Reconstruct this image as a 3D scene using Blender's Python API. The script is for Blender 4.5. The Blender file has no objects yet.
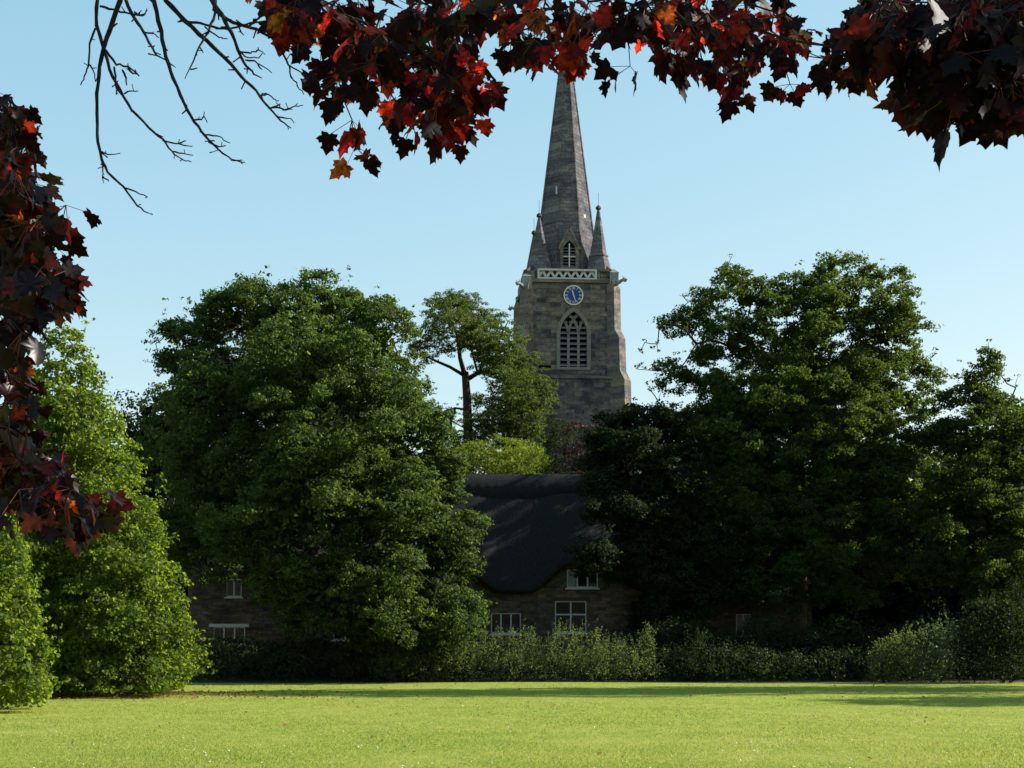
import bpy, bmesh, math, random
import numpy as np
from mathutils import Vector, Matrix
R = math.radians
sc = bpy.context.scene
COL = sc.collection
F, HY, CH = 1422.0, 645.0, 1.6
def P(px, py, D):
    return ((px-512)*D/F, D, CH+(HY-py)*D/F)
SUN_EL = R(32); SUN_AZ = R(101)          # azimuth measured from the direction facing the camera (-Y) towards +X
SUN = Vector((math.cos(SUN_EL)*math.sin(SUN_AZ), -math.cos(SUN_EL)*math.cos(SUN_AZ), math.sin(SUN_EL)))

# ------------------------------------------------------------------ scene bookkeeping
def tag(o, label=None, cat=None, group=None, kind=None):
    if label: o['label'] = label
    if cat: o['category'] = cat
    if group: o['group'] = group
    if kind: o['kind'] = kind
    return o
def thing(name, label, cat, loc=(0,0,0), rz=0, group=None):
    o = bpy.data.objects.new(name, None); COL.objects.link(o)
    o.location = loc; o.rotation_euler = (0,0,rz); o.empty_display_size = .3
    return tag(o, label, cat, group)
def link(name, me, mat, parent=None):
    o = bpy.data.objects.new(name, me); COL.objects.link(o)
    if mat is not None and len(me.materials) == 0: me.materials.append(mat)
    if parent is not None: o.parent = parent
    return o

# ------------------------------------------------------------------ mesh builder
class MB:
    def __init__(s): s.v = []; s.f = []
    def add(s, vs, fs):
        n = len(s.v); s.v += [tuple(p) for p in vs]; s.f += [tuple(i+n for i in f) for f in fs]; return s
    def box(s, x0,x1,y0,y1,z0,z1):
        return s.add([(x0,y0,z0),(x1,y0,z0),(x1,y1,z0),(x0,y1,z0),(x0,y0,z1),(x1,y0,z1),(x1,y1,z1),(x0,y1,z1)],
              [(0,3,2,1),(4,5,6,7),(0,1,5,4),(1,2,6,5),(2,3,7,6),(3,0,4,7)])
    def obox(s, a, b, w, h, up=(0,0,1)):   # bar from a to b
        a = Vector(a); b = Vector(b); d = (b-a).normalized(); u = Vector(up)
        if abs(d.dot(u)) > .98: u = Vector((0,1,0))
        r = d.cross(u).normalized()*w/2; t = r.cross(d).normalized()*h/2
        vs = [a-r-t,a+r-t,a+r+t,a-r+t,b-r-t,b+r-t,b+r+t,b-r+t]
        return s.add(vs, [(0,3,2,1),(4,5,6,7),(0,1,5,4),(1,2,6,5),(2,3,7,6),(3,0,4,7)])
    def prism(s, poly, y0, y1):            # polygon (x,z) extruded along y
        n = len(poly)
        vs = [(x,y0,z) for x,z in poly]+[(x,y1,z) for x,z in poly]
        fs = [tuple(range(n)), tuple(range(2*n-1,n-1,-1))]
        fs += [(i,i+n,(i+1)%n+n,(i+1)%n) for i in range(n)]
        return s.add(vs, fs)
    def lathe(s, prof, n=8, c=(0,0), ph=0):
        vs = []; fs = []
        for r,z in prof:
            for k in range(n):
                a = ph+2*math.pi*k/n
                vs.append((c[0]+r*math.cos(a), c[1]+r*math.sin(a), z))
        for j in range(len(prof)-1):
            for k in range(n):
                fs.append((j*n+k, j*n+(k+1)%n, (j+1)*n+(k+1)%n, (j+1)*n+k))
        fs.append(tuple(range(n-1,-1,-1))); fs.append(tuple(range((len(prof)-1)*n, len(prof)*n)))
        return s.add(vs, fs)
    def tube(s, pts, rad, n=6):
        pts = [Vector(p) for p in pts]; m = len(pts)
        vs = []; fs = []
        u = None
        for i,p in enumerate(pts):
            d = (pts[min(i+1,m-1)]-pts[max(i-1,0)])
            d = d.normalized() if d.length > 1e-9 else Vector((0,0,1))
            if u is None:
                u = d.orthogonal().normalized()
            else:
                u = (u-d*u.dot(d)); u = u.normalized() if u.length>1e-6 else d.orthogonal().normalized()
            w = d.cross(u)
            r = rad[i]
            for k in range(n):
                a = 2*math.pi*k/n
                vs.append(p+u*(r*math.cos(a))+w*(r*math.sin(a)))
        for j in range(m-1):
            for k in range(n):
                fs.append((j*n+k, j*n+(k+1)%n, (j+1)*n+(k+1)%n, (j+1)*n+k))
        fs.append(tuple(range(n-1,-1,-1))); fs.append(tuple(range((m-1)*n, m*n)))
        return s.add(vs, fs)
    def mesh(s, name, smooth=False):
        me = bpy.data.meshes.new(name); me.from_pydata(s.v, [], s.f)
        bm = bmesh.new(); bm.from_mesh(me); bmesh.ops.recalc_face_normals(bm, faces=bm.faces); bm.to_mesh(me); bm.free()
        if smooth: me.polygons.foreach_set('use_smooth', [True]*len(me.polygons))
        return me
    def build(s, name, mat, parent=None, smooth=False):
        return link(name, s.mesh(name, smooth), mat, parent)

def cut(o, cutter_mb):
    c = bpy.data.objects.new('cutter', cutter_mb.mesh('cutter')); COL.objects.link(c)
    c.parent = o.parent
    m = o.modifiers.new('b','BOOLEAN'); m.object = c; m.operation='DIFFERENCE'; m.solver='EXACT'
    bpy.context.view_layer.update()
    dg = bpy.context.evaluated_depsgraph_get()
    me = bpy.data.meshes.new_from_object(o.evaluated_get(dg))
    o.modifiers.clear(); o.data = me
    bpy.data.objects.remove(c)

# ------------------------------------------------------------------ materials
def newmat(name):
    m = bpy.data.materials.new(name); m.use_nodes = True
    nt = m.node_tree; nt.nodes.clear()
    out = nt.nodes.new('ShaderNodeOutputMaterial')
    return m, nt, out
def N(nt, t, **kw):
    n = nt.nodes.new(t)
    for k,v in kw.items():
        if k in n.inputs.keys() if hasattr(n.inputs,'keys') else False: n.inputs[k].default_value = v
        else: setattr(n, k, v)
    return n
def ramp(nt, src, stops):
    r = nt.nodes.new('ShaderNodeValToRGB'); els = r.color_ramp.elements
    while len(els) < len(stops): els.new(.5)
    for e,(p,c) in zip(els, stops): e.position = p; e.color = (*c,1)
    nt.links.new(src, r.inputs[0]); return r.outputs[0]
def noise(nt, vec, scale, detail=4, rough=.55):
    n = nt.nodes.new('ShaderNodeTexNoise'); n.inputs['Scale'].default_value = scale
    n.inputs['Detail'].default_value = detail; n.inputs['Roughness'].default_value = rough
    if vec is not None: nt.links.new(vec, n.inputs['Vector'])
    return n.outputs[0]
def mixc(nt, fac, a, b, mode='MIX'):
    m = nt.nodes.new('ShaderNodeMix'); m.data_type='RGBA'; m.blend_type = mode
    for sock, val in ((m.inputs[0],fac),(m.inputs[6],a),(m.inputs[7],b)):
        if isinstance(val, (int,float)): sock.default_value = val
        elif isinstance(val, tuple): sock.default_value = (*val,1)
        else: nt.links.new(val, sock)
    return m.outputs[2]
def principled(nt, out, color, rough=.8, spec=.3, bump=None, bstr=.4, bdist=.02, metal=0):
    b = nt.nodes.new('ShaderNodeBsdfPrincipled')
    if isinstance(color, tuple): b.inputs['Base Color'].default_value = (*color,1)
    else: nt.links.new(color, b.inputs['Base Color'])
    b.inputs['Roughness'].default_value = rough; b.inputs['Specular IOR Level'].default_value = spec
    b.inputs['Metallic'].default_value = metal
    if bump is not None:
        bp = nt.nodes.new('ShaderNodeBump'); bp.inputs['Strength'].default_value = bstr; bp.inputs['Distance'].default_value = bdist
        nt.links.new(bump, bp.inputs['Height']); nt.links.new(bp.outputs[0], b.inputs['Normal'])
    if out is not None: nt.links.new(b.outputs[0], out.inputs[0])
    return b
def stone_mat(name, c1, c2, cm, bw=.55, bh=.27, mortar=.012, dark=(.05,.05,.05), patch=.5, pal=None):
    m, nt, out = newmat(name)
    tc = nt.nodes.new('ShaderNodeTexCoord'); sp = nt.nodes.new('ShaderNodeSeparateXYZ'); nt.links.new(tc.outputs['Object'], sp.inputs[0])
    ad = nt.nodes.new('ShaderNodeMath'); nt.links.new(sp.outputs[0], ad.inputs[0]); nt.links.new(sp.outputs[1], ad.inputs[1])
    cb = nt.nodes.new('ShaderNodeCombineXYZ'); nt.links.new(ad.outputs[0], cb.inputs[0]); nt.links.new(sp.outputs[2], cb.inputs[1])
    br = nt.nodes.new('ShaderNodeTexBrick'); nt.links.new(cb.outputs[0], br.inputs['Vector'])
    br.inputs['Color1'].default_value = (*c1,1); br.inputs['Color2'].default_value = (*c2,1); br.inputs['Mortar'].default_value = (*cm,1)
    br.inputs['Scale'].default_value = 1; br.inputs['Mortar Size'].default_value = mortar; br.inputs['Brick Width'].default_value = bw; br.inputs['Row Height'].default_value = bh
    br.inputs['Mortar Smooth'].default_value = .5
    big = noise(nt, tc.outputs['Object'], .55, 6, .65)
    c = mixc(nt, ramp(nt, big, [(.42,(0,0,0)),(.62,(1,1,1))]), br.outputs[0], dark)
    c = mixc(nt, patch, br.outputs[0], c)
    fine = noise(nt, tc.outputs['Object'], 6, 6, .7)
    c = mixc(nt, 1.0, c, ramp(nt, fine, [(.3,(.55,.55,.58)),(.7,(1.35,1.3,1.25))]), 'MULTIPLY')
    warm = noise(nt, tc.outputs['Object'], .9, 7, .72)
    c = mixc(nt, 1.0, c, ramp(nt, warm, [(.38,(.72,.76,.86)),(.5,(1,1,1)),(.6,(1.14,1.05,.93) if name != 'spire_stone' else (1.12,1.08,1.04))]), 'MULTIPLY')
    # bands of lighter and darker replaced courses
    mp = nt.nodes.new('ShaderNodeMapping'); mp.inputs['Scale'].default_value = (.8,1.7,1); nt.links.new(cb.outputs[0], mp.inputs[0])
    st = noise(nt, mp.outputs[0], 1.0, 5, .7)
    c = mixc(nt, 1.0, c, ramp(nt, st, [(.36,(.55,.56,.60)),(.5,(1,1,1)),(.62,(1.4,1.32,1.2))]), 'MULTIPLY')
    mx = nt.nodes.new('ShaderNodeMath'); mx.operation='MULTIPLY_ADD'; nt.links.new(fine, mx.inputs[0]); mx.inputs[1].default_value = .6; 
    inv = nt.nodes.new('ShaderNodeMath'); inv.operation='SUBTRACT'; inv.inputs[0].default_value = 1; nt.links.new(br.outputs['Fac'], inv.inputs[1])
    nt.links.new(inv.outputs[0], mx.inputs[2])
    principled(nt, out, c, .92, .15, mx.outputs[0], .7, .04)
    return m
def plain_mat(name, c, rough=.7, spec=.3, var=.25, scale=8, metal=0):
    m, nt, out = newmat(name); tc = nt.nodes.new('ShaderNodeTexCoord')
    n = noise(nt, tc.outputs['Object'], scale, 5, .6)
    lo = tuple(x*(1-var) for x in c); hi = tuple(min(1,x*(1+var)) for x in c)
    principled(nt, out, ramp(nt, n, [(.3,lo),(.7,hi)]), rough, spec, n, .25, .01, metal)
    return m
def leaf_mat(name, cols, tcols, tf=.45, rough=.6, spec=.1):
    """cols / tcols: ramp stops over the per-leaf random value"""
    m, nt, out = newmat(name)
    at = nt.nodes.new('ShaderNodeAttribute'); at.attribute_name = 'v'
    c = ramp(nt, at.outputs['Fac'], cols); t = ramp(nt, at.outputs['Fac'], tcols)
    if name.startswith('maple'):     # blotches and veins inside a leaf
        tc = nt.nodes.new('ShaderNodeTexCoord'); bl = noise(nt, tc.outputs['Object'], 34, 3, .6)
        t = mixc(nt, 1.0, t, ramp(nt, bl, [(.38,(.18,.14,.14)),(.62,(1.25,1.2,1.1))]), 'MULTIPLY')
    b = principled(nt, None, c, rough, spec)
    tr = nt.nodes.new('ShaderNodeBsdfTranslucent'); nt.links.new(t, tr.inputs[0])
    mx = nt.nodes.new('ShaderNodeMixShader'); mx.inputs[0].default_value = tf
    nt.links.new(b.outputs[0], mx.inputs[1]); nt.links.new(tr.outputs[0], mx.inputs[2]); nt.links.new(mx.outputs[0], out.inputs[0])
    return m
def bark_mat(name, c1, c2):
    m, nt, out = newmat(name); tc = nt.nodes.new('ShaderNodeTexCoord')
    mp = nt.nodes.new('ShaderNodeMapping'); mp.inputs['Scale'].default_value = (6,6,1.2); nt.links.new(tc.outputs['Object'], mp.inputs[0])
    n = noise(nt, mp.outputs[0], 2.5, 8, .7)
    principled(nt, out, ramp(nt, n, [(.35,c1),(.65,c2)]), .95, .1, n, .8, .05)
    return m

M = {}
M['green'] = leaf_mat('broad_leaf', [(0,(.015,.027,.011)),(.6,(.032,.052,.017)),(1,(.080,.102,.030))], [(0,(.06,.12,.014)),(.6,(.17,.26,.03)),(1,(.44,.56,.05))], .40, .62)
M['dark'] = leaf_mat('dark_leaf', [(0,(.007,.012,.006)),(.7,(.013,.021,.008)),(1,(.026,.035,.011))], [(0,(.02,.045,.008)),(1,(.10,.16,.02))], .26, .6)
M['oak'] = leaf_mat('lobed_leaf', [(0,(.012,.022,.007)),(.6,(.024,.042,.011)),(.93,(.048,.066,.016)),(1,(.06,.05,.016))], [(0,(.06,.13,.012)),(.9,(.28,.39,.025)),(1,(.26,.2,.02))], .34, .62)
M['lime'] = leaf_mat('bright_leaf', [(0,(.022,.042,.009)),(.6,(.046,.076,.014)),(1,(.09,.115,.022))], [(0,(.14,.25,.012)),(1,(.50,.60,.035))], .44, .5)
M['pine'] = leaf_mat('pine_needle', [(0,(.024,.042,.012)),(1,(.07,.10,.022))], [(0,(.08,.13,.02)),(1,(.26,.33,.04))], .36, .6)
M['gold'] = leaf_mat('golden_needle', [(0,(.05,.08,.012)),(1,(.11,.13,.02))], [(0,(.2,.3,.02)),(1,(.45,.5,.04))], .4, .6)
M['copper'] = leaf_mat('copper_leaf', [(0,(.012,.008,.008)),(1,(.06,.035,.032))], [(0,(.03,.01,.008)),(1,(.14,.06,.045))], .3, .5)
M['silver'] = leaf_mat('silver_leaf', [(0,(.035,.055,.03)),(1,(.11,.135,.075))], [(0,(.14,.22,.06)),(1,(.28,.34,.10))], .35, .45)
M['shrub'] = leaf_mat('shrub_leaf', [(0,(.024,.036,.016)),(.7,(.050,.067,.028)),(1,(.10,.12,.052))], [(0,(.14,.22,.04)),(1,(.36,.44,.10))], .42, .55)
M['hedge'] = leaf_mat('hedge_leaf', [(0,(.014,.022,.010)),(1,(.036,.048,.018))], [(0,(.05,.09,.015)),(1,(.12,.18,.03))], .3, .5)
M['maple'] = leaf_mat('maple_leaf', [(0,(.006,.004,.005)),(.55,(.011,.005,.006)),(.8,(.022,.006,.006)),(.93,(.05,.014,.008)),(1,(.02,.026,.008))],
                      [(0,(.02,.004,.006)),(.52,(.05,.006,.009)),(.64,(.50,.016,.022)),(.80,(.95,.06,.02)),(.93,(.9,.20,.03)),(1,(.8,.42,.04))], .5, .5, .12)
M['maple_left'] = None
M['maple_shaded'] = leaf_mat('maple_shaded_leaf', [(0,(.005,.004,.005)),(.7,(.010,.006,.007)),(.94,(.022,.008,.007)),(1,(.018,.022,.008))],
                      [(0,(.012,.004,.005)),(.6,(.04,.006,.008)),(.82,(.30,.02,.016)),(.95,(.6,.14,.03)),(1,(.5,.3,.03))], .34, .5, .12)  # darker copy of the maple leaf, with shade put into its colour
M['bark'] = bark_mat('bark', (.035,.03,.024), (.10,.085,.07))
M['pinebark'] = bark_mat('pine_bark', (.018,.013,.012), (.055,.036,.03))
M['twig'] = bark_mat('twig_bark', (.018,.016,.016), (.05,.045,.04))
M['tower'] = stone_mat('tower_stone', (.20,.172,.148), (.058,.056,.060), (.12,.112,.104), .66, .30, .016, (.08,.082,.092), .45)
M['spire'] = stone_mat('spire_stone', (.155,.146,.148), (.095,.095,.106), (.075,.074,.076), .5, .25, .014, (.095,.098,.11), .4)
M['dress'] = stone_mat('dressed_stone', (.19,.168,.145), (.125,.116,.108), (.11,.104,.094), .5, .4, .006, (.12,.118,.118), .3)
M['pale'] = plain_mat('pale_new_stone', (.46,.46,.44), .8, .2, .12, 5)
M['weather'] = plain_mat('weathered_stone', (.22,.23,.22), .85, .2, .3, 5)
M['wall'] = stone_mat('ironstone_rubble', (.125,.10,.078), (.05,.042,.036), (.08,.07,.058), .42, .16, .018, (.05,.042,.038), .35)
M['white'] = plain_mat('white_paint', (.38,.40,.41), .5, .4, .06, 6)
M['wood'] = plain_mat('dark_oak', (.05,.035,.025), .8, .2, .3, 12)
M['iron'] = plain_mat('black_iron', (.02,.02,.022), .6, .4, .2, 12)
M['curtain'] = plain_mat('curtain_cloth', (.16,.2,.2), .9, .1, .2, 20)
M['clockblue'] = plain_mat('blue_enamel', (.008,.03,.20), .4, .4, .08, 6)
M['gilt'] = plain_mat('white_gilt', (.62,.61,.54), .5, .4, .05, 6)
M['dark'+'void'] = plain_mat('dark_shade', (.012,.012,.012), .9, .05, .1, 6)  # near-black stand-in for shade inside openings, the slot and behind the parapet
M['frame'] = plain_mat('window_stone', (.185,.17,.15), .85, .2, .2, 4)
M['louvre'] = plain_mat('slate_louvre', (.17,.172,.175), .7, .3, .25, 6)
M['slate'] = stone_mat('stone_slate_roof', (.04,.036,.034), (.026,.024,.024), (.01,.01,.01), .35, .22, .012, (.022,.022,.018), .4)
def glass_mat():
    m, nt, out = newmat('window_glass')
    principled(nt, out, (.008,.009,.010), .05, .12); return m
M['glass'] = glass_mat()
def thatch_mat():
    m, nt, out = newmat('thatch'); tc = nt.nodes.new('ShaderNodeTexCoord')
    mp = nt.nodes.new('ShaderNodeMapping'); mp.inputs['Scale'].default_value = (22,3,2.2); nt.links.new(tc.outputs['Object'], mp.inputs[0])
    n = noise(nt, mp.outputs[0], 1.6, 8, .7); b = noise(nt, tc.outputs['Object'], .8, 4, .6)
    c = ramp(nt, n, [(.32,(.007,.0068,.009)),(.68,(.038,.035,.037))])
    c = mixc(nt, ramp(nt, b, [(.4,(0,0,0)),(.7,(.6,.6,.6))]), c, (.024,.027,.022))
    principled(nt, out, c, .95, .1, n, .9, .06); return m
M['thatch'] = thatch_mat()

# ------------------------------------------------------------------ numpy meshes
def np_mesh(name, verts, loops, sizes, mat, parent, vattr=None, smooth=False):
    me = bpy.data.meshes.new(name)
    me.vertices.add(len(verts)); me.vertices.foreach_set('co', np.ascontiguousarray(verts, np.float32).ravel())
    me.loops.add(len(loops)); me.loops.foreach_set('vertex_index', np.ascontiguousarray(loops, np.int32))
    n = len(sizes); me.polygons.add(n)
    st = np.zeros(n, np.int32); st[1:] = np.cumsum(sizes)[:-1]
    me.polygons.foreach_set('loop_start', st)
    me.update(calc_edges=True)
    if vattr is not None:
        a = me.attributes.new('v', 'FLOAT', 'FACE'); a.data.foreach_set('value', np.ascontiguousarray(vattr, np.float32))
    if smooth: me.polygons.foreach_set('use_smooth', np.ones(n, bool))
    return link(name, me, mat, parent)
def unit(a): return a/np.maximum(np.linalg.norm(a, axis=1, keepdims=True), 1e-9)
def leaf_quads(rng, c, nrm, size, wid=.62):
    """one kite-shaped leaf per centre"""
    n = len(c); nrm = unit(nrm)
    r = unit(rng.normal(size=(n,3))); t = unit(np.cross(nrm, r)); b = np.cross(nrm, t)
    L = size[:,None]; W = L*wid
    v = np.stack([c-t*L*.5, c+b*W*.5+nrm*L*.06, c+t*L*.5-nrm*L*.10, c-b*W*.5+nrm*L*.06], 1).reshape(-1,3)
    return v
def leaves_obj(name, rng, c, nrm, size, mat, parent, origin, wid=.62, vbias=0.):
    v = leaf_quads(rng, c-np.array(origin), nrm, size, wid); n = len(c)
    at = np.clip(rng.beta(2,2.4,size=n)+vbias, 0, 1)
    return np_mesh(name, v, np.arange(4*n), np.full(n,4), mat, parent, at)

DM = 1.75
def lobes_px(lst, D, ks=1.):
    """(px, py, rx_px, rz_px, dD[, ry_px]) -> world ellipsoids"""
    out = []
    for l in lst:
        px,py,rx,rz,dd = l[:5]; d = D+dd*ks; s = d/F
        ry = (l[5] if len(l)>5 else (rx+rz)/2)*s
        out.append((*P(px,py,d), rx*s, ry, rz*s))
    return np.array(out)
def make_puffs(rng, L, spacing, r0, r1, shell=(.78,1.04), keep=.68):
    C = []; Rr = []; Dn = []
    for i,(x,y,z,a,b,c) in enumerate(L):
        p = 1.6; area = 4*math.pi*(((a*b)**p+(a*c)**p+(b*c)**p)/3)**(1/p)
        n = max(5, int(area/spacing**2))
        d = unit(rng.normal(size=(n,3))); s = rng.uniform(*shell, size=(n,1))
        pos = np.array([x,y,z])+d*s*np.array([a,b,c])
        ok = np.ones(n, bool)
        for j,(X,Y,Z,A,B,Cc) in enumerate(L):
            if j == i: continue
            q = (((pos-np.array([X,Y,Z]))/np.array([A,B,Cc]))**2).sum(1)
            ok &= q > keep**2
        C.append(pos[ok]); Dn.append(d[ok]); Rr.append(rng.uniform(r0,r1,size=ok.sum()))
    return np.concatenate(C), np.concatenate(Rr), np.concatenate(Dn)
def clump_puffs(rng, L, spacing, rc, rp, keep=.72, flat=.62, amp=.16):
    """boughs of foliage: flattened clumps scattered over each lobe, each clump covered with small puffs"""
    C = []; Rr = []; Dn = []
    for i,(x,y,z,a,b,c) in enumerate(L):
        p = 1.6; area = 4*math.pi*(((a*b)**p+(a*c)**p+(b*c)**p)/3)**(1/p)
        n = max(4, int(area/spacing**2))
        d = unit(rng.normal(size=(n,3))); s = 1+rng.uniform(-amp*1.4,amp*.6,size=(n,1))
        pos = np.array([x,y,z])+d*s*(np.array([a,b,c])-min(.6*rc[0],.3*min(a,c)))
        ok = np.ones(n, bool)
        for j,(X,Y,Z,A,B,Cc) in enumerate(L):
            if j != i: ok &= (((pos-np.array([X,Y,Z]))/np.array([A,B,Cc]))**2).sum(1) > keep**2
        for q,dd in zip(pos[ok],d[ok]):
            R_ = rng.uniform(*rc)*(.55 if rng.random() < .25 else 1); m = max(4, int(7.5*R_*R_/(rp[0]+rp[1])**2*4*.42))
            e = unit(rng.normal(size=(m,3))+dd*.55+np.array([0,0,.35]))
            C.append(q+e*np.array([1,1,flat])*R_*rng.uniform(.55,1.05,size=(m,1))); Dn.append(unit(e+dd*.5)); Rr.append(rng.uniform(*rp,size=m))
            if rng.random() < .55:      # a shoot that breaks the outline
                k = rng.integers(2,5); ax = unit((dd+rng.normal(size=3)*.5+np.array([0,0,.25]))[None])[0]
                t = np.linspace(.8,1.0+.28*k,k)[:,None]
                C.append(q+ax*t*R_*np.array([1,1,.85])+rng.normal(size=(k,3))*.08); Dn.append(np.repeat(ax[None],k,0)); Rr.append(rng.uniform(.10,.24,size=k)*rp[1]/.4)
    return np.concatenate(C), np.concatenate(Rr), np.concatenate(Dn)
def fill_leaves(rng, C, Rr, Dn, dens, size, flat=.6, up=.45, out=.5):
    cnt = np.maximum(4, (dens*DM*Rr**2*rng.uniform(.6,1.4,size=len(Rr))).astype(int))
    idx = np.repeat(np.arange(len(C)), cnt); n = len(idx)
    d = unit(rng.normal(size=(n,3))); s = rng.uniform(0.25,1,size=(n,1))**.6
    off = d*s*Rr[idx][:,None]*np.array([1,1,flat])
    # tufty: stretch a few leaves outwards
    pos = C[idx]+off+Dn[idx]*(rng.exponential(.12,size=(n,1))*Rr[idx][:,None])
    nrm = d*.6+Dn[idx]*out+np.array([0,0,up])+rng.normal(size=(n,3))*.75
    return pos, nrm, size*rng.uniform(.65,1.3,size=n)
def branch_tree(rng, nodes, roots, root_par, k=.35, jit=.05):
    """grow a branching skeleton through nodes from the trunk points; returns parent list"""
    pts = np.vstack([roots, nodes]); nr = len(roots); n = len(pts)
    par = np.full(n, -1); par[:nr] = root_par
    cost = np.zeros(n); best = np.full(n, np.inf); bp = np.zeros(n, int)
    done = np.zeros(n, bool)
    for i in range(nr):
        done[i] = True; d = np.linalg.norm(pts-pts[i],axis=1); m = d < best; best[m] = d[m]; bp[m] = i
    key = best.copy()
    for _ in range(n-nr):
        kk = np.where(done, np.inf, key); i = int(np.argmin(kk)); done[i] = True; par[i] = bp[i]
        cost[i] = cost[bp[i]]+np.linalg.norm(pts[i]-pts[bp[i]])
        d = np.linalg.norm(pts-pts[i],axis=1)+k*cost[i]; m = (d < key)&~done; key[m] = d[m]; bp[m] = i
    return pts, par
def tubes(name, pts, par, nr, mat, parent, origin, rtip, gam=.5, rmax=.4, n=5, skip_root=True, sag=0., rng=None):
    cnt = np.ones(len(pts)); order = np.arange(len(pts))
    depth = np.zeros(len(pts), int)
    for i in range(len(pts)):
        j = par[i]; dd = 0
        while j >= 0 and dd < 400: dd += 1; j = par[j]
        depth[i] = dd
    for i in np.argsort(-depth):
        if par[i] >= 0: cnt[par[i]] += cnt[i]
    rad = np.minimum(rtip*cnt**gam, rmax)
    V = []; I = []; base = 0
    ang = np.linspace(0, 2*np.pi, n, endpoint=False)
    o = np.array(origin)
    for i in range(nr if skip_root else 1, len(pts)):
        j = par[i]
        if j < 0: continue
        a = pts[j]-o; b = pts[i]-o; d = b-a; L = np.linalg.norm(d)
        if L < 1e-6: continue
        d = d/L; u = np.cross(d, [0,0,1.]) if abs(d[2]) < .95 else np.cross(d,[1.,0,0]); u /= np.linalg.norm(u); w = np.cross(d,u)
        ra = min(rad[j], rad[i]*1.35); rb = rad[i]
        mid = (a+b)/2+np.array([0,0,-sag*L])+(rng.normal(size=3)*L*.035 if rng is not None else 0)
        for c,r in ((a,ra),(mid,(ra+rb)/2),(b,rb)):
            V.append(c+r*(np.cos(ang)[:,None]*u+np.sin(ang)[:,None]*w))
        for q in range(2):
            for k2 in range(n):
                I += [base+q*n+k2, base+q*n+(k2+1)%n, base+(q+1)*n+(k2+1)%n, base+(q+1)*n+k2]
        base += 3*n
    V = np.concatenate(V); 
    return np_mesh(name, V, np.array(I), np.full(len(I)//4, 4), mat, parent, None, True)

def tree(name, label, cat, L, base, mat, leaf=.15, spacing=.95, r0=.45, r1=.95, dens=95, trunk_r=.35, top=None, seed=1, group=None,
         bark='bark', flat=.5, inner=True, skel=.10, keep=.72, wid=.62, vbias=0., lean=(0,0), rc=None, rp=(.20,.42), cs=1.9, amp=.16, fillr=.6, cflat=.72, sprays=None):
    rng = np.random.default_rng(seed)
    T = thing(name, label, cat, base, 0, group)
    if rc is None: C, Rr, Dn = make_puffs(rng, L, spacing, r0, r1, keep=keep)
    else: C, Rr, Dn = clump_puffs(rng, L, cs, rc, rp, keep, cflat, amp)
    ok = C[:,2] > base[2]+.2
    C, Rr, Dn = C[ok], Rr[ok], Dn[ok]
    SP = np.zeros((0,3))
    if sprays:
        SP = np.array([P(*q) for q in sprays]); SP = np.repeat(SP,3,0)+rng.normal(size=(len(SP)*3,3))*.28
        C = np.vstack([C,SP]); Rr = np.concatenate([Rr, np.full(len(SP),.17)]); Dn = np.vstack([Dn, unit(rng.normal(size=SP.shape))])
    pos, nrm, sz = fill_leaves(rng, C, Rr, Dn, dens, leaf, flat)
    if inner:
        for (x,y,z,a,b,c) in L:
            n = int(30*a*b*c); n = min(n, 5200)
            d = unit(rng.normal(size=(n,3)))*fillr*rng.uniform(.1,1,size=(n,1))**.5
            p = np.array([x,y,z])+d*np.array([a,b,c]); p = p[p[:,2] > base[2]+.2]
            pos = np.vstack([pos,p]); nrm = np.vstack([nrm, rng.normal(size=p.shape)]); sz = np.concatenate([sz, leaf*2.6*rng.uniform(.7,1.3,size=len(p))])
    ok = pos[:,2] > base[2]+.03; pos, nrm, sz = pos[ok], nrm[ok], sz[ok]
    leaves_obj('crown', rng, pos, nrm, sz, mat, T, base, wid, vbias)
    # trunk
    top = top if top is not None else base[2]+(L[:,2].max()-base[2])*.75
    H = top-base[2]; nt_ = 9
    tr = [np.array([base[0]+lean[0]*t+.12*math.sin(3*t+seed), base[1]+lean[1]*t+.10*math.cos(4*t+seed), base[2]+H*t]) for t in np.linspace(0,1,nt_)]
    tr[0][:2] = base[:2]
    mb = MB(); mb.tube([Vector(p-np.array(base)) for p in tr], [trunk_r*(1.35 if i==0 else 1)*(1-.85*(i/(nt_-1))**1.1) for i in range(nt_)], 9)
    mb.build('trunk', M[bark], T, True)
    m = rng.random(len(C)) < skel
    nodes = C[m]*.9+np.array([tr[5][0],tr[5][1],0])*.1*np.array([1,1,0])+np.array([0,0,0])
    nodes = np.vstack([C[m], SP]) if len(SP) else C[m].copy(); nodes[:,2] -= .1
    if len(nodes) > 420: nodes = nodes[np.concatenate([rng.permutation(len(nodes)-len(SP))[:420-len(SP)], np.arange(len(nodes)-len(SP),len(nodes))])]
    roots = np.array(tr[3:]); rp = [-1]+list(range(0,len(roots)-1))
    pts, par = branch_tree(rng, nodes, roots, rp)
    tubes('branches', pts, par, len(roots), M['twig'], T, base, .011, .52, trunk_r*.5, 5, True, .03, rng)
    return T

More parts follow.
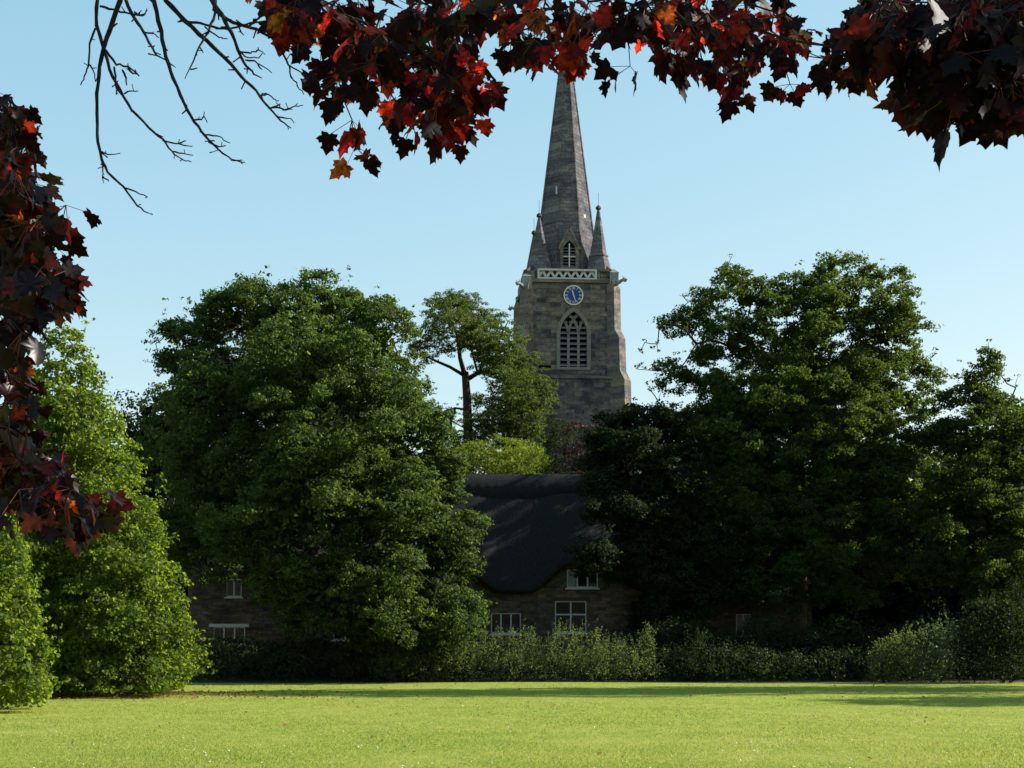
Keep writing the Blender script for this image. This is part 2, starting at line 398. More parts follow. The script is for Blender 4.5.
# ================================================================== GROUND
def gz(y):   # gentle rise behind the lawn
    t = np.clip((np.asarray(y,float)-61)/9, 0, 1); return .9*t*t*(3-2*t)
def ground():
    xs = np.concatenate([[-1500,-600,-300,-150],np.linspace(-100,100,81),[150,300,600,1500]])
    ys = np.concatenate([[-300,-100,-40],np.linspace(-20,120,141),[200,400,900,3000]])
    X,Y = np.meshgrid(xs,ys); Z = gz(Y)+.03*np.sin(X*.31+1.3)*np.sin(Y*.23)*(np.abs(X)<120)*(Y>10)
    v = np.stack([X,Y,Z],-1).reshape(-1,3); nx=len(xs); ny=len(ys)
    i = np.arange(nx*ny).reshape(ny,nx)
    q = np.stack([i[:-1,:-1],i[:-1,1:],i[1:,1:],i[1:,:-1]],-1).reshape(-1)
    m, nt, out = newmat('lawn_turf'); tc = nt.nodes.new('ShaderNodeTexCoord')
    a = noise(nt, tc.outputs['Object'], .35, 5, .6); mp = nt.nodes.new('ShaderNodeMapping'); mp.inputs['Scale'].default_value=(1,.45,1)
    nt.links.new(tc.outputs['Object'], mp.inputs[0]); b = noise(nt, mp.outputs[0], 2.2, 6, .65); c = noise(nt, tc.outputs['Object'], 30, 4, .7)
    col = ramp(nt, a, [(.32,(.19,.24,.032)),(.5,(.235,.27,.042)),(.68,(.29,.295,.065))])
    col = mixc(nt, .55, col, ramp(nt, b, [(.35,(.15,.21,.024)),(.65,(.32,.32,.07))]))
    col = mixc(nt, 1.0, col, ramp(nt, c, [(.25,(.6,.65,.6)),(.75,(1.3,1.25,1.2))]), 'MULTIPLY')
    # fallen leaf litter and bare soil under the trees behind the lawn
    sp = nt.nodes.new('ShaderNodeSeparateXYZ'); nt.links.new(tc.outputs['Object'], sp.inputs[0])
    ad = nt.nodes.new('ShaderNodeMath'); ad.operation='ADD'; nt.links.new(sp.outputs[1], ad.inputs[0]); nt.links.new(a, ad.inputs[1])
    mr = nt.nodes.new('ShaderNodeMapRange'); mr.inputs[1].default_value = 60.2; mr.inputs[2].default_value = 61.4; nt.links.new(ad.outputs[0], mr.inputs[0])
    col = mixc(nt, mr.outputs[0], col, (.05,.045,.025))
    bb = nt.nodes.new('ShaderNodeMath'); bb.operation='ADD'; nt.links.new(c, bb.inputs[0]); nt.links.new(b, bb.inputs[1])
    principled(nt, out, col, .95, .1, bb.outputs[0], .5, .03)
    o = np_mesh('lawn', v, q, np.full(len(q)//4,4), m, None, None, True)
    tag(o, kind='structure')
    o['label'] = 'sunlit mown green lawn stretching to the hedge'
ground()
def lawn_z(x,y): return gz(y)+.03*np.sin(x*.31+1.3)*np.sin(y*.23)
def grass():
    rng = np.random.default_rng(5); n = 300000
    y = 17/(1-rng.random(n)*(1-17/60.5)); x = (rng.random(n)*2-1)*(.39*y+1)
    # patchy density
    h = rng.uniform(.012,.032,n)*(1+.25*np.sin(x*1.1)*np.sin(y*.7)); w = .0035+.00022*y
    a = rng.uniform(0,np.pi,n); dx = np.cos(a)*w; dy = np.sin(a)*w
    lx = rng.normal(size=n)*.018; ly = rng.normal(size=n)*.018; z0 = lawn_z(x,y)-.004
    v = np.stack([np.stack([x-dx,y-dy,z0],1),np.stack([x+dx,y+dy,z0],1),np.stack([x+lx,y+ly,z0+h],1)],1).reshape(-1,3)
    patch = .46+.16*np.sin(y*1.9+.8*np.sin(x*.17))*np.sin(x*.23+1)+.10*np.sin(x*2.1+y*.9)*np.sin(y*1.3-x*.4)+.22*np.sin(x*.5+.6*np.sin(y*.21))*np.sin(y*.33+x*.11)
    m = leaf_mat('grass_blade', [(0,(.13,.18,.02)),(.6,(.20,.24,.035)),(1,(.36,.34,.12))], [(0,(.27,.36,.03)),(1,(.55,.53,.11))], .42, .5, .3)
    o = np_mesh('grass', v, np.arange(3*n), np.full(n,3), m, None, np.clip(patch+rng.normal(size=n)*.12,0,1))
    tag(o, 'short sunlit grass blades growing all over the lawn', 'grass', None, 'stuff')
grass()
def litter():
    rng = np.random.default_rng(8); n = 1500
    x = rng.normal(size=n)*3.2-11.5; y = 44.5+rng.normal(size=n)*1.8
    n2 = 300; x = np.concatenate([x, rng.uniform(-16,16,n2)]); y = np.concatenate([y, rng.uniform(18,60,n2)]); n += n2
    z = lawn_z(x,y)+.035
    c = np.stack([x,y,z],1); nrm = rng.normal(size=(n,3))*.4+np.array([0,0,1])
    m = leaf_mat('fallen_leaf', [(0,(.12,.06,.02)),(1,(.34,.2,.08))], [(0,(.2,.1,.03)),(1,(.4,.25,.08))], .2, .6)
    o = leaves_obj('fallen_leaves', rng, c, nrm, rng.uniform(.06,.11,n), m, None, (0,0,0), .8)
    tag(o, 'brown fallen leaves scattered on the lawn beside the bright green tree', 'leaves', None, 'stuff')
litter()

def daisies():
    rng = np.random.default_rng(18); n = 1100
    y = 17.5/(1-rng.random(n)*(1-17.5/50)); x = (rng.random(n)*2-1)*.38*y
    keep = (np.sin(x*.6+1)*np.sin(y*.5) > -.35); x, y = x[keep], y[keep]; n = len(x)
    c = np.stack([x,y,lawn_z(x,y)+.035],1); nrm = rng.normal(size=(n,3))*.25+np.array([0,0,1])
    o = leaves_obj('daisies', rng, c, nrm, rng.uniform(.012,.026,n), plain_mat('daisy_petal', (.75,.75,.70), .7, .2, .05), None, (0,0,0), 1.)
    tag(o, 'tiny white daisies dotted over the sunlit lawn', 'flowers', None, 'stuff')
daisies()

# ================================================================== CHURCH TOWER
def shift(mb, dx): mb.v = [(x+dx,y,z) for x,y,z in mb.v]
def arch_pts(cx, z0, w, zs, za, n=8):
    """pointed arch outline (x,z): sill z0, half width w, spring zs, apex za"""
    h = za-zs; Rr = (w*w+h*h)/(2*w); pts = [(cx-w,z0),(cx+w,z0)]
    th = math.asin(min(1,h/Rr))
    for i in range(n+1):
        a = th*i/n; pts.append((cx+w-Rr+Rr*math.cos(a), zs+Rr*math.sin(a)))
    for i in range(n-1,-1,-1):
        a = th*i/n; pts.append((cx-w+Rr-Rr*math.cos(a), zs+Rr*math.sin(a)))
    return pts
def ring(mb, outer, inner, y0, y1):
    n = len(outer); b = len(mb.v)
    vs = [(x,y0,z) for x,z in outer]+[(x,y0,z) for x,z in inner]+[(x,y1,z) for x,z in outer]+[(x,y1,z) for x,z in inner]
    fs = []
    for i in range(n):
        j = (i+1)%n
        fs += [(i,j,j+n,i+n),(i+2*n,i+3*n,j+3*n,j+2*n),(i,i+2*n,j+2*n,j),(i+n,j+n,j+3*n,i+3*n)]
    mb.add(vs, fs)
def tower():
    ax = 53.6*98.5/F
    T = thing('church_tower', 'tall grey stone church tower with blue clock and pointed spire rising behind the trees', 'church tower', (ax,98.5,float(gz(98))), R(4))
    g = float(gz(98)); z_ = lambda py, D=95: CH+(HY-py)*D/F-g
    ZB, ZS, ZP = z_(377), z_(281), z_(269)
    h1, h2 = 3.0, 3.22
    mb = MB(); mb.box(-h2,h2,-h2,h2,0,ZB); body = mb
    o = body.build('lower_stage', M['tower'], T)
    up = MB().box(-h1,h1,-h1,h1,ZB,ZS).build('belfry_stage', M['tower'], T)
    zs0, zss, za = z_(366), z_(333), z_(309)
    w = .95; wx = .22
    cut(up, MB().prism(arch_pts(wx,zs0,w,zss,za), -4, -2.35))
    # string courses
    mb = MB()
    for (h,z0,z1) in ((h2+.10,ZB-.02,ZB+.16),(h1+.14,ZS-.02,ZS+.18),(h1+.05,z_(292)-.03,z_(292)+.06)):
        pass
    mb.box(-h2-.12,h2+.12,-h2-.12,h2+.12,ZB-.05,ZB+.14)
    m2 = MB(); m2.box(-h1-.16,h1+.16,-h1-.16,h1+.16,ZS+.002,ZS+.22); m2.build('string_course', M['dress'], T)
    mb.build('string_course', M['dress'], T)
    # diagonal buttresses
    for sx in (-1,1):
        for sy in (-1,1):
            c1 = h1*1.4142; zt = z_(286)
            poly = [(1.5,0),(c1+1.35,0),(c1+1.35,z_(412)),(c1+1.12,z_(404)),(c1+1.08,z_(380)),(c1+.70,z_(370)),(c1+.62,z_(337)),(c1+.26,z_(328)),(c1+.20,zt),(c1+.0,zt+.45),(1.5,zt+.45)]
            bmv = MB(); bmv.prism(poly, -.36, .36)
            a = math.atan2(sy,sx); ca,sa = math.cos(a),math.sin(a)
            bmv.v = [(x*ca-y*sa, x*sa+y*ca, z) for x,y,z in bmv.v]
            bmv.build('buttress', M['dress'], T)
    # belfry window
    wn = MB(); o_ = arch_pts(wx,zs0-.16,w+.20,zss,za+.25); i_ = arch_pts(wx,zs0+.02,w-.04,zss,za-.04)
    ring(wn, o_, i_, -h1-.07, -h1+.35)
    hm = arch_pts(0,zss-.1,w+.34,zss,za+.42); hi = arch_pts(0,zss-.09,w+.215,zss,za+.25)
    W = wn.build('belfry_window', M['frame'], T)
    tr = MB(); yy = -h1+.10
    for mx in (-.34,.34):
        tr.box(mx-.085,mx+.085,yy,yy+.2,zs0,zss+.02)
    # intersecting tracery: arcs continued from every mullion
    h = za-zss; Rr = (w*w+h*h)/(2*w)
    def arc(x0, s):
        pts = []
        for k in range(11):
            a = math.asin(min(1,h/Rr))*k/10
            x = x0+s*(Rr-Rr*math.cos(a)); z = zss+Rr*math.sin(a)
            # stay inside the opening
            lim = w-(Rr-math.sqrt(max(0,Rr*Rr-(z-zss)**2)))
            if abs(x) > lim+.02: break
            pts.append((x,yy+.1,z))
        for a,b in zip(pts,pts[1:]): tr.obox(a,b,.16,.12,(0,1,0))
    for x0 in (-.34,.34): arc(x0,1); arc(x0,-1)
    shift(tr,wx); tr.build('tracery', M['frame'], W)
    lv = MB()
    z = zs0+.12
    while z < za-.3:
        lim = w if z < zss else w-(Rr-math.sqrt(max(0,Rr*Rr-(z-zss)**2)))
        if lim > .12:
            for a,b in ((-w,-.395),(-.285,.285),(.395,w)):
                a = max(a,-lim+.01); b = min(b,lim-.01)
                if b-a > .08:
                    lv.add([(a,yy+.02,z),(b,yy+.02,z),(b,yy+.32,z+.2),(a,yy+.32,z+.2),(a,yy+.02,z+.04),(b,yy+.02,z+.04),(b,yy+.32,z+.24),(a,yy+.32,z+.24)],
                       [(0,3,2,1),(4,5,6,7),(0,1,5,4),(1,2,6,5),(2,3,7,6),(3,0,4,7)])
        z += .36
    shift(lv,wx); lo = lv.build('louvre', M['louvre'], W)
    MB().prism(arch_pts(wx,zs0,w-.01,zss,za-.01), -h1+.55, -h1+.6).build('dark_opening', M['darkvoid'], W)
    # newer stone patch with slot, left of the window
    pz = MB(); pz.box(-2.28,-1.32,-h1-.012,-h1+.1,z_(369),z_(344))
    pz.build('repair_stone', M['dress'], T)
    MB().box(-2.15,-1.3,-h1-.02,-h1+.1,z_(367),z_(364)).build('wall_slot', M['darkvoid'], T)
    # clock
    cz = z_(293.6); cr = .63; kx = .20
    K = MB()
    n = 40; K.lathe([(cr,0),(cr,.05)], n); K.v = [(x, -h1-.03-z, y+cz) for x,y,z in K.v]
    shift(K,kx)
    CK = K.build('clock', M['clockblue'], T)
    tag(CK, 'round blue clock face with white rim, hands near half past eleven')
    K = MB(); oo = [(cr*1.06*math.cos(2*math.pi*i/n), cz+cr*1.06*math.sin(2*math.pi*i/n)) for i in range(n)]
    ii = [(cr*.94*math.cos(2*math.pi*i/n), cz+cr*.94*math.sin(2*math.pi*i/n)) for i in range(n)]
    ring(K, oo, ii, -h1-.11, -h1-.02); shift(K,kx); K.build('clock_rim', M['gilt'], CK)
    nm = MB(); NUM = ['XII','I','II','III','IIII','V','VI','VII','VIII','IX','X','XI']
    for k,s in enumerate(NUM):
        th = R(30*k); er = Vector((math.sin(th),0,math.cos(th))); et = Vector((math.cos(th),0,-math.sin(th)))
        wd = {'I':.045,'V':.085,'X':.085}; tot = sum(wd[c] for c in s); u = -tot/2
        c0 = Vector((0,-h1-.095,cz))
        for ch in s:
            um = u+wd[ch]/2; a = c0+er*(.39); b = c0+er*(.56)
            if ch == 'I': nm.obox(a+et*um, b+et*um, .024, .012, (0,1,0))
            if ch == 'V':
                nm.obox(a+et*um, b+et*(um-.032), .024,.012,(0,1,0)); nm.obox(a+et*um, b+et*(um+.032), .016,.012,(0,1,0))
            if ch == 'X':
                nm.obox(a+et*(um+.032), b+et*(um-.032), .024,.012,(0,1,0)); nm.obox(a+et*(um-.032), b+et*(um+.032), .016,.012,(0,1,0))
            u += wd[ch]
    shift(nm,kx); nm.build('numerals', M['gilt'], CK)
    for nme,ang,L,wd in (('minute_hand',162,.56,.05),('hour_hand',343,.36,.075)):
        th = R(ang); er = Vector((math.sin(th),0,math.cos(th))); et = Vector((math.cos(th),0,-math.sin(th)))
        y = -h1-.13 if nme=='hour_hand' else -h1-.15; c0 = Vector((0,y,cz)); hb = MB()
        q = [c0-er*.12-et*wd/2, c0-er*.12+et*wd/2, c0+er*L*.8+et*wd*.55, c0+er*L, c0+er*L*.8-et*wd*.55]
        vs = q+[p+Vector((0,-.012,0)) for p in q]
        hb.add(vs, [(0,1,2,3,4),(9,8,7,6,5)]+[(i,i+5,(i+1)%5+5,(i+1)%5) for i in range(5)])
        shift(hb,kx); hb.build(nme, M['gilt'], CK)
    # parapet
    zp0, zp1 = ZS+.224, ZP+.12; hp = h1+.02
    def pierced(mb, x0, x1, y, n, th=.14):
        mb.box(x0,x1,y,y+.2,zp0,zp0+.12); mb.box(x0,x1,y-.03,y+.23,zp1-.13,zp1)
        a0, a1 = zp0+.12, zp1-.13; st = (x1-x0)/n
        for k in range(n):
            xa = x0+k*st; xm = xa+st/2
            mb.obox((xa,y+.1,a0),(xm,y+.1,a1),.15,.05,(0,1,0)); mb.obox((xm,y+.1,a1),(xa+st,y+.1,a0),.15,.05,(0,1,0))
            # small cusps that turn each triangle into a trefoil
        for xx in (x0,x1): mb.box(xx-.07,xx+.07,y-.02,y+.22,zp0,zp1)
    pm = MB(); pierced(pm, -2.15, 1.72, -hp-.05, 7); pp = pm.build('parapet', M['pale'], T); tag(pp, 'white pierced stone parapet above the clock')
    pm = MB(); pierced(pm, 1.90, 2.75, -hp-.05, 3)
    pm.box(-2.95,-2.42,-hp-.05,-hp+.15,zp0,zp1-.15)
    for s in (-1,1): pm.box(s*hp-.1,s*hp+.1,-2.7,2.7,zp0,zp1)
    pm.box(-2.7,2.7,hp-.1,hp+.1,zp0,zp1)
    pm.build('parapet', M['dress'], T)
    # corner blocks and gargoyles
    for sx in (-1,1):
        for sy in (-1,1):
            dz = 0 if sx > 0 else -.35
            d = Vector((sx,sy,0)).normalized(); c = Vector((sx*2.94,sy*2.94,0))
            b = MB(); b.box(c.x-.29,c.x+.29,c.y-.29,c.y+.29,ZS-.1+dz,ZP+dz-.1)
            b.add([(c.x-.33,c.y-.33,ZP+dz-.1),(c.x+.33,c.y-.33,ZP+dz-.1),(c.x+.33,c.y+.33,ZP+dz-.1),(c.x-.33,c.y+.33,ZP+dz-.1),(c.x,c.y,ZP+dz+.22)],[(3,2,1,0),(0,1,4),(1,2,4),(2,3,4),(3,0,4)])
            b.build('corner_block', M['weather'], T)
            gb = MB(); p0 = c+Vector((0,0,ZS+.05+dz))
            gb.tube([p0, p0+d*.45+Vector((0,0,-.02)), p0+d*.75+Vector((0,0,.10)), p0+d*.95+Vector((0,0,.05)), p0+d*1.12+Vector((0,0,.08))],[.18,.13,.10,.14,.05],7)
            side = d.cross(Vector((0,0,1)))
            for s2 in (-1,1): gb.tube([p0+d*.9+side*.08*s2+Vector((0,0,.15)), p0+d*.85+side*.15*s2+Vector((0,0,.32))],[.05,.02],5)
            gb.build('gargoyle', M['weather'], T, True)
            st = MB(); st.obox((sx*2.3,sy*2.3,ZP+.62),(sx*2.95,sy*2.95,ZP-.12),.26,.3); st.build('strut', M['spire'], T)
    # pinnacles
    for sx in (-1,1):
        for sy in (-1,1):
            c = (sx*2.02, sy*2.02); zt = z_(203) if sx > 0 else z_(212)
            b = MB(); b.lathe([(.98,ZS+.2),(.98,ZP+.05),(.66,ZP+1.15),(.70,ZP+1.2),(.70,ZP+1.3),(.60,ZP+1.34),(.10,zt),(.10,zt+.02)], 8, c, R(22.5))
            PN = b.build('pinnacle', M['spire'], T)
            b = MB(); b.lathe([(.06,zt-.02),(.19,zt+.10),(.17,zt+.24),(.05,zt+.34),(.012,zt+.36),(.012,zt+1.2)], 8, c)
            b.build('finial', M['iron'], PN)
    # spire
    za_ = z_(26,98.5); rb = 2.28/math.cos(R(22.5)); z0 = ZS+.22
    sb = MB(); sb.lathe([(rb,z0),(.06,za_)], 8, (0,0), R(22.5)); SP = sb.build('spire', M['spire'], T)
    ar = MB()
    for k in range(8):
        a = R(22.5+45*k)
        ar.tube([(rb*math.cos(a),rb*math.sin(a),z0),(.07*math.cos(a),.07*math.sin(a),za_)],[.075,.04],5)
    ar.build('arris_roll', M['spire'], SP)
    fb = MB(); fb.lathe([(.07,za_-.1),(.2,za_+.1),(.22,za_+.25),(.06,za_+.4),(.025,za_+.45),(.02,za_+1.6)],8); fb.build('finial', M['iron'], SP)
    # pale repair stones on the spire
    rng = random.Random(3)
    for (px,py,wd,hh) in ((551.5,168,.22,.25),(550.5,187,.3,.25),(560,188,.10,.55),(567,177,.16,.12),(589,212,.2,.25)):
        zz = z_(py,96.5); t = (zz-z0)/(za_-z0); apo = 2.28*(1-t)
        x = (px-571.5+ (0))*96.5/F
        tilt = 2.28/(za_-z0)
        n0 = Vector((0,-1,0)); rot = 0
        if px < 560 and (px-568)*96.5/F < -apo*.40: rot = -45
        if px > 582: rot = 45
        if rot == 0:
            q = [(x-wd/2,-(2.28*(1-(zz-hh/2-z0)/(za_-z0)))-.015,zz-hh/2),(x+wd/2,-(2.28*(1-(zz-hh/2-z0)/(za_-z0)))-.015,zz-hh/2),(x+wd/2,-(2.28*(1-(zz+hh/2-z0)/(za_-z0)))-.015,zz+hh/2),(x-wd/2,-(2.28*(1-(zz+hh/2-z0)/(za_-z0)))-.015,zz+hh/2)]
        else:
            loc = []
            for (u,v) in ((-1,-1),(1,-1),(1,1),(-1,1)):
                zz2 = zz+v*hh/2; ap = 2.28*(1-(zz2-z0)/(za_-z0))+.015
                a = R(-90+rot); loc.append((ap*math.cos(a)-u*wd/2*math.sin(a), ap*math.sin(a)+u*wd/2*math.cos(a), zz2))
            q = loc
        b = MB(); vs = [Vector(p) for p in q]; nn = (vs[1]-vs[0]).cross(vs[3]-vs[0]).normalized()
        b.add(vs+[p-nn*.06 for p in vs], [(0,1,2,3),(7,6,5,4),(0,4,5,1),(1,5,6,2),(2,6,7,3),(3,7,4,0)])
        b.build('pale_stone', M['pale'], SP)
    # lucarnes
    MB().box(-2.4,2.4,-2.62,-2.5,ZS+.224,ZP+.02).build('parapet_shade_panel', M['darkvoid'], T)  # dark panel standing in for the shade seen through the pierced parapet
    for k in (0,2):
        a = R(90*k); ca,sa = math.cos(a),math.sin(a)
        rot = lambda mbx: setattr(mbx,'v',[(x*ca-y*sa,x*sa+y*ca,z) for x,y,z in mbx.v])
        zl0, zl1, zt = z_(267), z_(243), z_(228)
        g_ = MB(); g_.prism([(-.62,z0),(.62,z0),(.62,zl1),(0,zt+.35),(-.62,zl1)], -2.42, -1.3); rot(g_)
        lo = g_.build('lucarne', M['dress'], SP)
        c_ = MB(); c_.prism(arch_pts(0,zl0+.3,.42,zl1-.15,zl1+.45,5), -3, -2.15); rot(c_); cut(lo, c_)
        b = MB(); b.obox((-.72,-2.44,zl1-.12),(0,-2.44,zt+.42),.16,.1,(0,1,0)); b.obox((0,-2.44,zt+.42),(.72,-2.44,zl1-.12),.16,.1,(0,1,0)); rot(b); b.build('gable_coping', M['dress'], lo)
        b = MB(); b.box(-.04,.04,-2.38,-2.2,zl0+.3,zl1+.3); b.box(-.42,.42,-2.39,-2.22,zl0+.98,zl0+1.05); rot(b); b.build('mullion', M['pale'], lo)
        b = MB(); b.box(-.43,.43,-2.17,-2.14,zl0+.25,zl1+.5); rot(b); b.build('dark_opening', M['darkvoid'], lo)
        b = MB()
        for q in range(7):
            zq = zl0+.36+q*.2; b.add([(-.4,-2.3,zq),(.4,-2.3,zq),(.4,-2.18,zq+.1),(-.4,-2.18,zq+.1)],[(0,1,2,3)])
        rot(b); b.build('louvre', M['louvre'], lo)
tower()

# ================================================================== COTTAGES
def window(parent, x0,x1,z0,z1, y, cols=2, rows=1, transom=None, mat='white', curtain=False, lintel=None):
    """casement window in the wall whose outer face is y; frame recessed 6 cm"""
    f = .055; yy = y+.06; mb = MB()
    mb.box(x0,x1,yy,yy+.07,z0,z0+f*1.3); mb.box(x0,x1,yy,yy+.07,z1-f,z1)
    mb.box(x0,x0+f,yy+.002,yy+.068,z0+f*1.3,z1-f); mb.box(x1-f,x1,yy+.002,yy+.068,z0+f*1.3,z1-f)
    for k in range(1,cols):
        xm = x0+(x1-x0)*k/cols; mb.box(xm-.035,xm+.035,yy+.003,yy+.066,z0+f*1.3,z1-f)
    if transom is not None: mb.box(x0+f,x1-f,yy+.005,yy+.06,transom-.035,transom+.035)
    for k in range(cols):
        xa = x0+(x1-x0)*k/cols; xb = x0+(x1-x0)*(k+1)/cols
        for r_ in range(1,rows): 
            zr = z0+(z1-z0)*r_/rows; mb.box(xa+f,xb-f,yy+.02,yy+.045,zr-.012,zr+.012)
    W = mb.build('window', M[mat], parent)
    MB().box(x0+.02,x1-.02,yy+.03,yy+.036,z0+.03,z1-.03).build('pane', M['glass'], W)
    MB().box(x0-.08,x1+.08,y-.05,y+.06,z0-.07,z0).build('sill', M[mat], W)
    if curtain:
        c = MB(); xs = np.linspace(x0+.06, x0+(x1-x0)*.28, 9)
        for a,b,k in zip(xs,xs[1:],range(9)):
            c.box(a,b,yy+.012+.006*(k%2),yy+.02+.006*(k%2),z0+.08,z1-.06)
        c.build('curtain', M['curtain'], W)
    if lintel:
        MB().box(x0-.2,x1+.2,y-.012,y+.1,z1,z1+.16).build('lintel', M[lintel], W)
    return W
def cottage():
    D = 70.; g = float(gz(D)); X = lambda px: (px-512)*D/F; Z = lambda py: CH+(HY-py)*D/F-g
    T = thing('thatched_cottage', 'stone cottage under a tall dark thatched roof between the two biggest trees', 'cottage', (0,D,g))
    x0, x1 = X(446), X(662); dep = 7.0
    zr = CH+(HY-477)*73.5/F-g; yr = 3.5; ov = .5
    ex = [440,462,474,484,494,515,534,546,556,566,585,604,616,628,645,662,680]
    ez = [582,580,577,584,592,594,593,584,573,566,564,567,576,588,593,592,590]
    def eave(x):
        px = 512+x*F/D; w = [np.interp(px+d, ex, ez) for d in (-4,-2,0,2,4)]; return Z(sum(w)/5)
    # thatch: closed solid, cross-section swept along x
    rng = np.random.default_rng(2)
    xs = np.linspace(x0-.35, x1+.35, 90); nt_ = 14; rows = []
    th = .38
    for i,x in enumerate(xs):
        e = eave(x); prof = []
        for t in np.linspace(0,1,nt_):     # front slope top side, ridge -> eave
            y = yr+(-ov-yr)*t; z = zr+(e+th*.55-zr)*t
            if t < .25: y -= .07; z += .035      # thicker ridge block
            z += .04*math.sin(math.pi*t)
            prof.append((y,z+.02*rng.normal()))
        prof.append((-ov+.10, e-.02)); prof.append((-ov+.38, e+.04))
        prof.append((yr, zr-.75))
        prof.append((dep+ov-.38, Z(592))); prof.append((dep+ov,Z(590)+.1))
        for t in np.linspace(1,.12,8)[1:]:
            prof.append((yr+(dep+ov-yr)*t, zr+(Z(590)+.1-zr)*t))
        rows.append(prof)
    m = len(rows[0]); v = [(x,y,z) for x,pr in zip(xs,rows) for y,z in pr]
    fs = [(i*m+j,(i+1)*m+j,(i+1)*m+(j+1)%m,i*m+(j+1)%m) for i in range(len(xs)-1) for j in range(m)]
    fs += [tuple(range(m)), tuple(range((len(xs)-1)*m+m-1,(len(xs)-1)*m-1,-1))]
    RF = MB().add(v,fs).build('thatched_roof', M['thatch'], T, True)
    # ridge cap with scalloped lower edge and rods
    rc = MB(); k = 0; xr = np.linspace(x0-.38,x1+.38,120)
    cap = []
    for i,x in enumerate(xr):
        t2 = .21+.002*math.sin(i*1.3); e = eave(x)
        sl = lambda t: (yr+(-ov-yr)*t-.10, zr+(e+th*.55-zr)*t+.04*math.sin(math.pi*t)+.10)
        a = sl(t2); b = sl(.05); cap.append([(a[0]+.05,a[1]-.08),(a[0]-.0,a[1]-.03),b,(yr-.12,zr+.14),(yr+.12,zr+.14),(yr+1.1,zr-1.4)])
    m2 = 6; v = [(x,y,z) for x,pr in zip(xr,cap) for y,z in pr]
    fs = [(i*m2+j,(i+1)*m2+j,(i+1)*m2+(j+1)%m2,i*m2+(j+1)%m2) for i in range(len(xr)-1) for j in range(m2)]
    fs += [tuple(range(m2)), tuple(range((len(xr)-1)*m2+m2-1,(len(xr)-1)*m2-1,-1))]
    rc.add(v,fs); rc.build('ridge_cap', M['thatch'], RF, True)
    # front wall with a top that follows the thatch
    xs = np.linspace(x0,x1,60); top = [eave(x)+.25+.5*(zr-eave(x))/(yr+ov)-.22 for x in xs]
    poly = [(x0,0.),(x1,0.)]+[(x,z) for x,z in zip(xs[::-1],top[::-1])]
    W = MB().prism(poly, 0, .45).build('wall', M['wall'], T)
    wins = [(X(491),X(521),Z(634),Z(613)), (X(555),X(586.5),Z(633),Z(601)), (X(567),X(598),Z(588),Z(569.5))]
    for a,b,c,d in wins: cut(W, MB().box(a,b,-.3,.3,c,d))
    window(T,*wins[0],0,3,1,None,'white')
    window(T,*wins[1],0,2,1,Z(614.5),'white',False,'wood')
    window(T,*wins[2],0,3,1,None,'white',True)
    # interior blackout boxes are not needed: panes are opaque glass. gable walls and back wall
    gp = [(.46,0),(dep,0),(dep,Z(590)),(yr,zr-.8),(.46,max(top[0],Z(590))-.3)]
    for xg in (x0,x1-.4):
        g_ = MB(); g_.prism(gp,0,.4); g_.v = [(xg+y,x,z) for x,y,z in g_.v]; g_.build('gable_wall', M['wall'], T)
    MB().box(x0+.4,x1-.4,dep-.4,dep-.002,0,Z(592)).build('rear_wall', M['wall'], T)
    # X shaped iron tie plate
    cx, cz = X(540), Z(604.5); b = MB()
    for s in (-1,1): b.obox((cx-.26*s,-.03,cz-.28),(cx+.26*s,-.03-.02*(s>0),cz+.28),.1,.05,(0,1,0))
    b.build('tie_plate', M['iron'], T)
    b = MB(); ch = MB().box(x1-.75,x1-.05,yr-.35,yr+.35,zr-.6,zr+.0)
    return T
cottage()
def stone_house(name, label, px0, px1, D, pe, pr, wins, dep=7, roof='slate'):
    g = float(gz(D)); X = lambda px: (px-512)*D/F; Z = lambda py: CH+(HY-py)*D/F-g
    T = thing(name, label, 'house', (0,D,g)); x0,x1 = X(px0),X(px1); ze = Z(pe); zr = Z(pr)
    W = MB().box(x0,x1,0,dep,0,ze).build('wall', M['wall'], T)
    for w in wins:
        cut(W, MB().box(X(w[0]),X(w[1]),-.3,.25,Z(w[3]),Z(w[2])))
    for w in wins:
        window(T, X(w[0]),X(w[1]),Z(w[3]),Z(w[2]),0,w[4],1,None,'white',False,w[5])
    rf = MB(); yr = dep/2; o = .35
    k = (zr-ze)/(yr)
    for (ya,yb) in ((-o,yr),(dep+o,yr)):
        za = ze-k*o
        rf.add([(x0-.3,ya,za),(x1+.3,ya,za),(x1+.3,yb,zr),(x0-.3,yb,zr),(x0-.3,ya,za+.14),(x1+.3,ya,za+.14),(x1+.3,yb,zr+.14),(x0-.3,yb,zr+.14)],
               [(0,3,2,1),(4,5,6,7),(0,1,5,4),(1,2,6,5),(2,3,7,6),(3,0,4,7)])
    RF = rf.build('roof', M[roof], T)
    for xg in (x0,x1-.35):
        gb = MB(); gb.prism([(0.01,ze),(dep-.01,ze),(yr,zr-.02)],0,.35); gb.v = [(xg+y,x,z) for x,y,z in gb.v]; gb.build('gable', M['wall'], T)
    c = MB(); c.box(x0+.2,x0+1.0,yr-.4,yr+.4,zr-.5,zr+.9); c.box(x0+.12,x0+1.08,yr-.48,yr+.48,zr+.9,zr+1.02); c.build('chimney', M['wall'], RF)
    return T
stone_house('stone_house', 'dim stone house with white windows glimpsed behind the huge round tree', 188, 372, 72, 570, 520,
            [(226,241.5,579,597,2,None),(213,245,627,645,3,'white'),(333,357,624,640,2,None)])
stone_house('stone_house', 'dim stone house deep under the right tree with one small white window', 690, 812, 73, 596, 560,
            [(736,751,614,635.5,2,None)])

# ================================================================== TREES
def base_at(px, D): x = (px-512)*D/F; return (x, D, float(gz(D)))
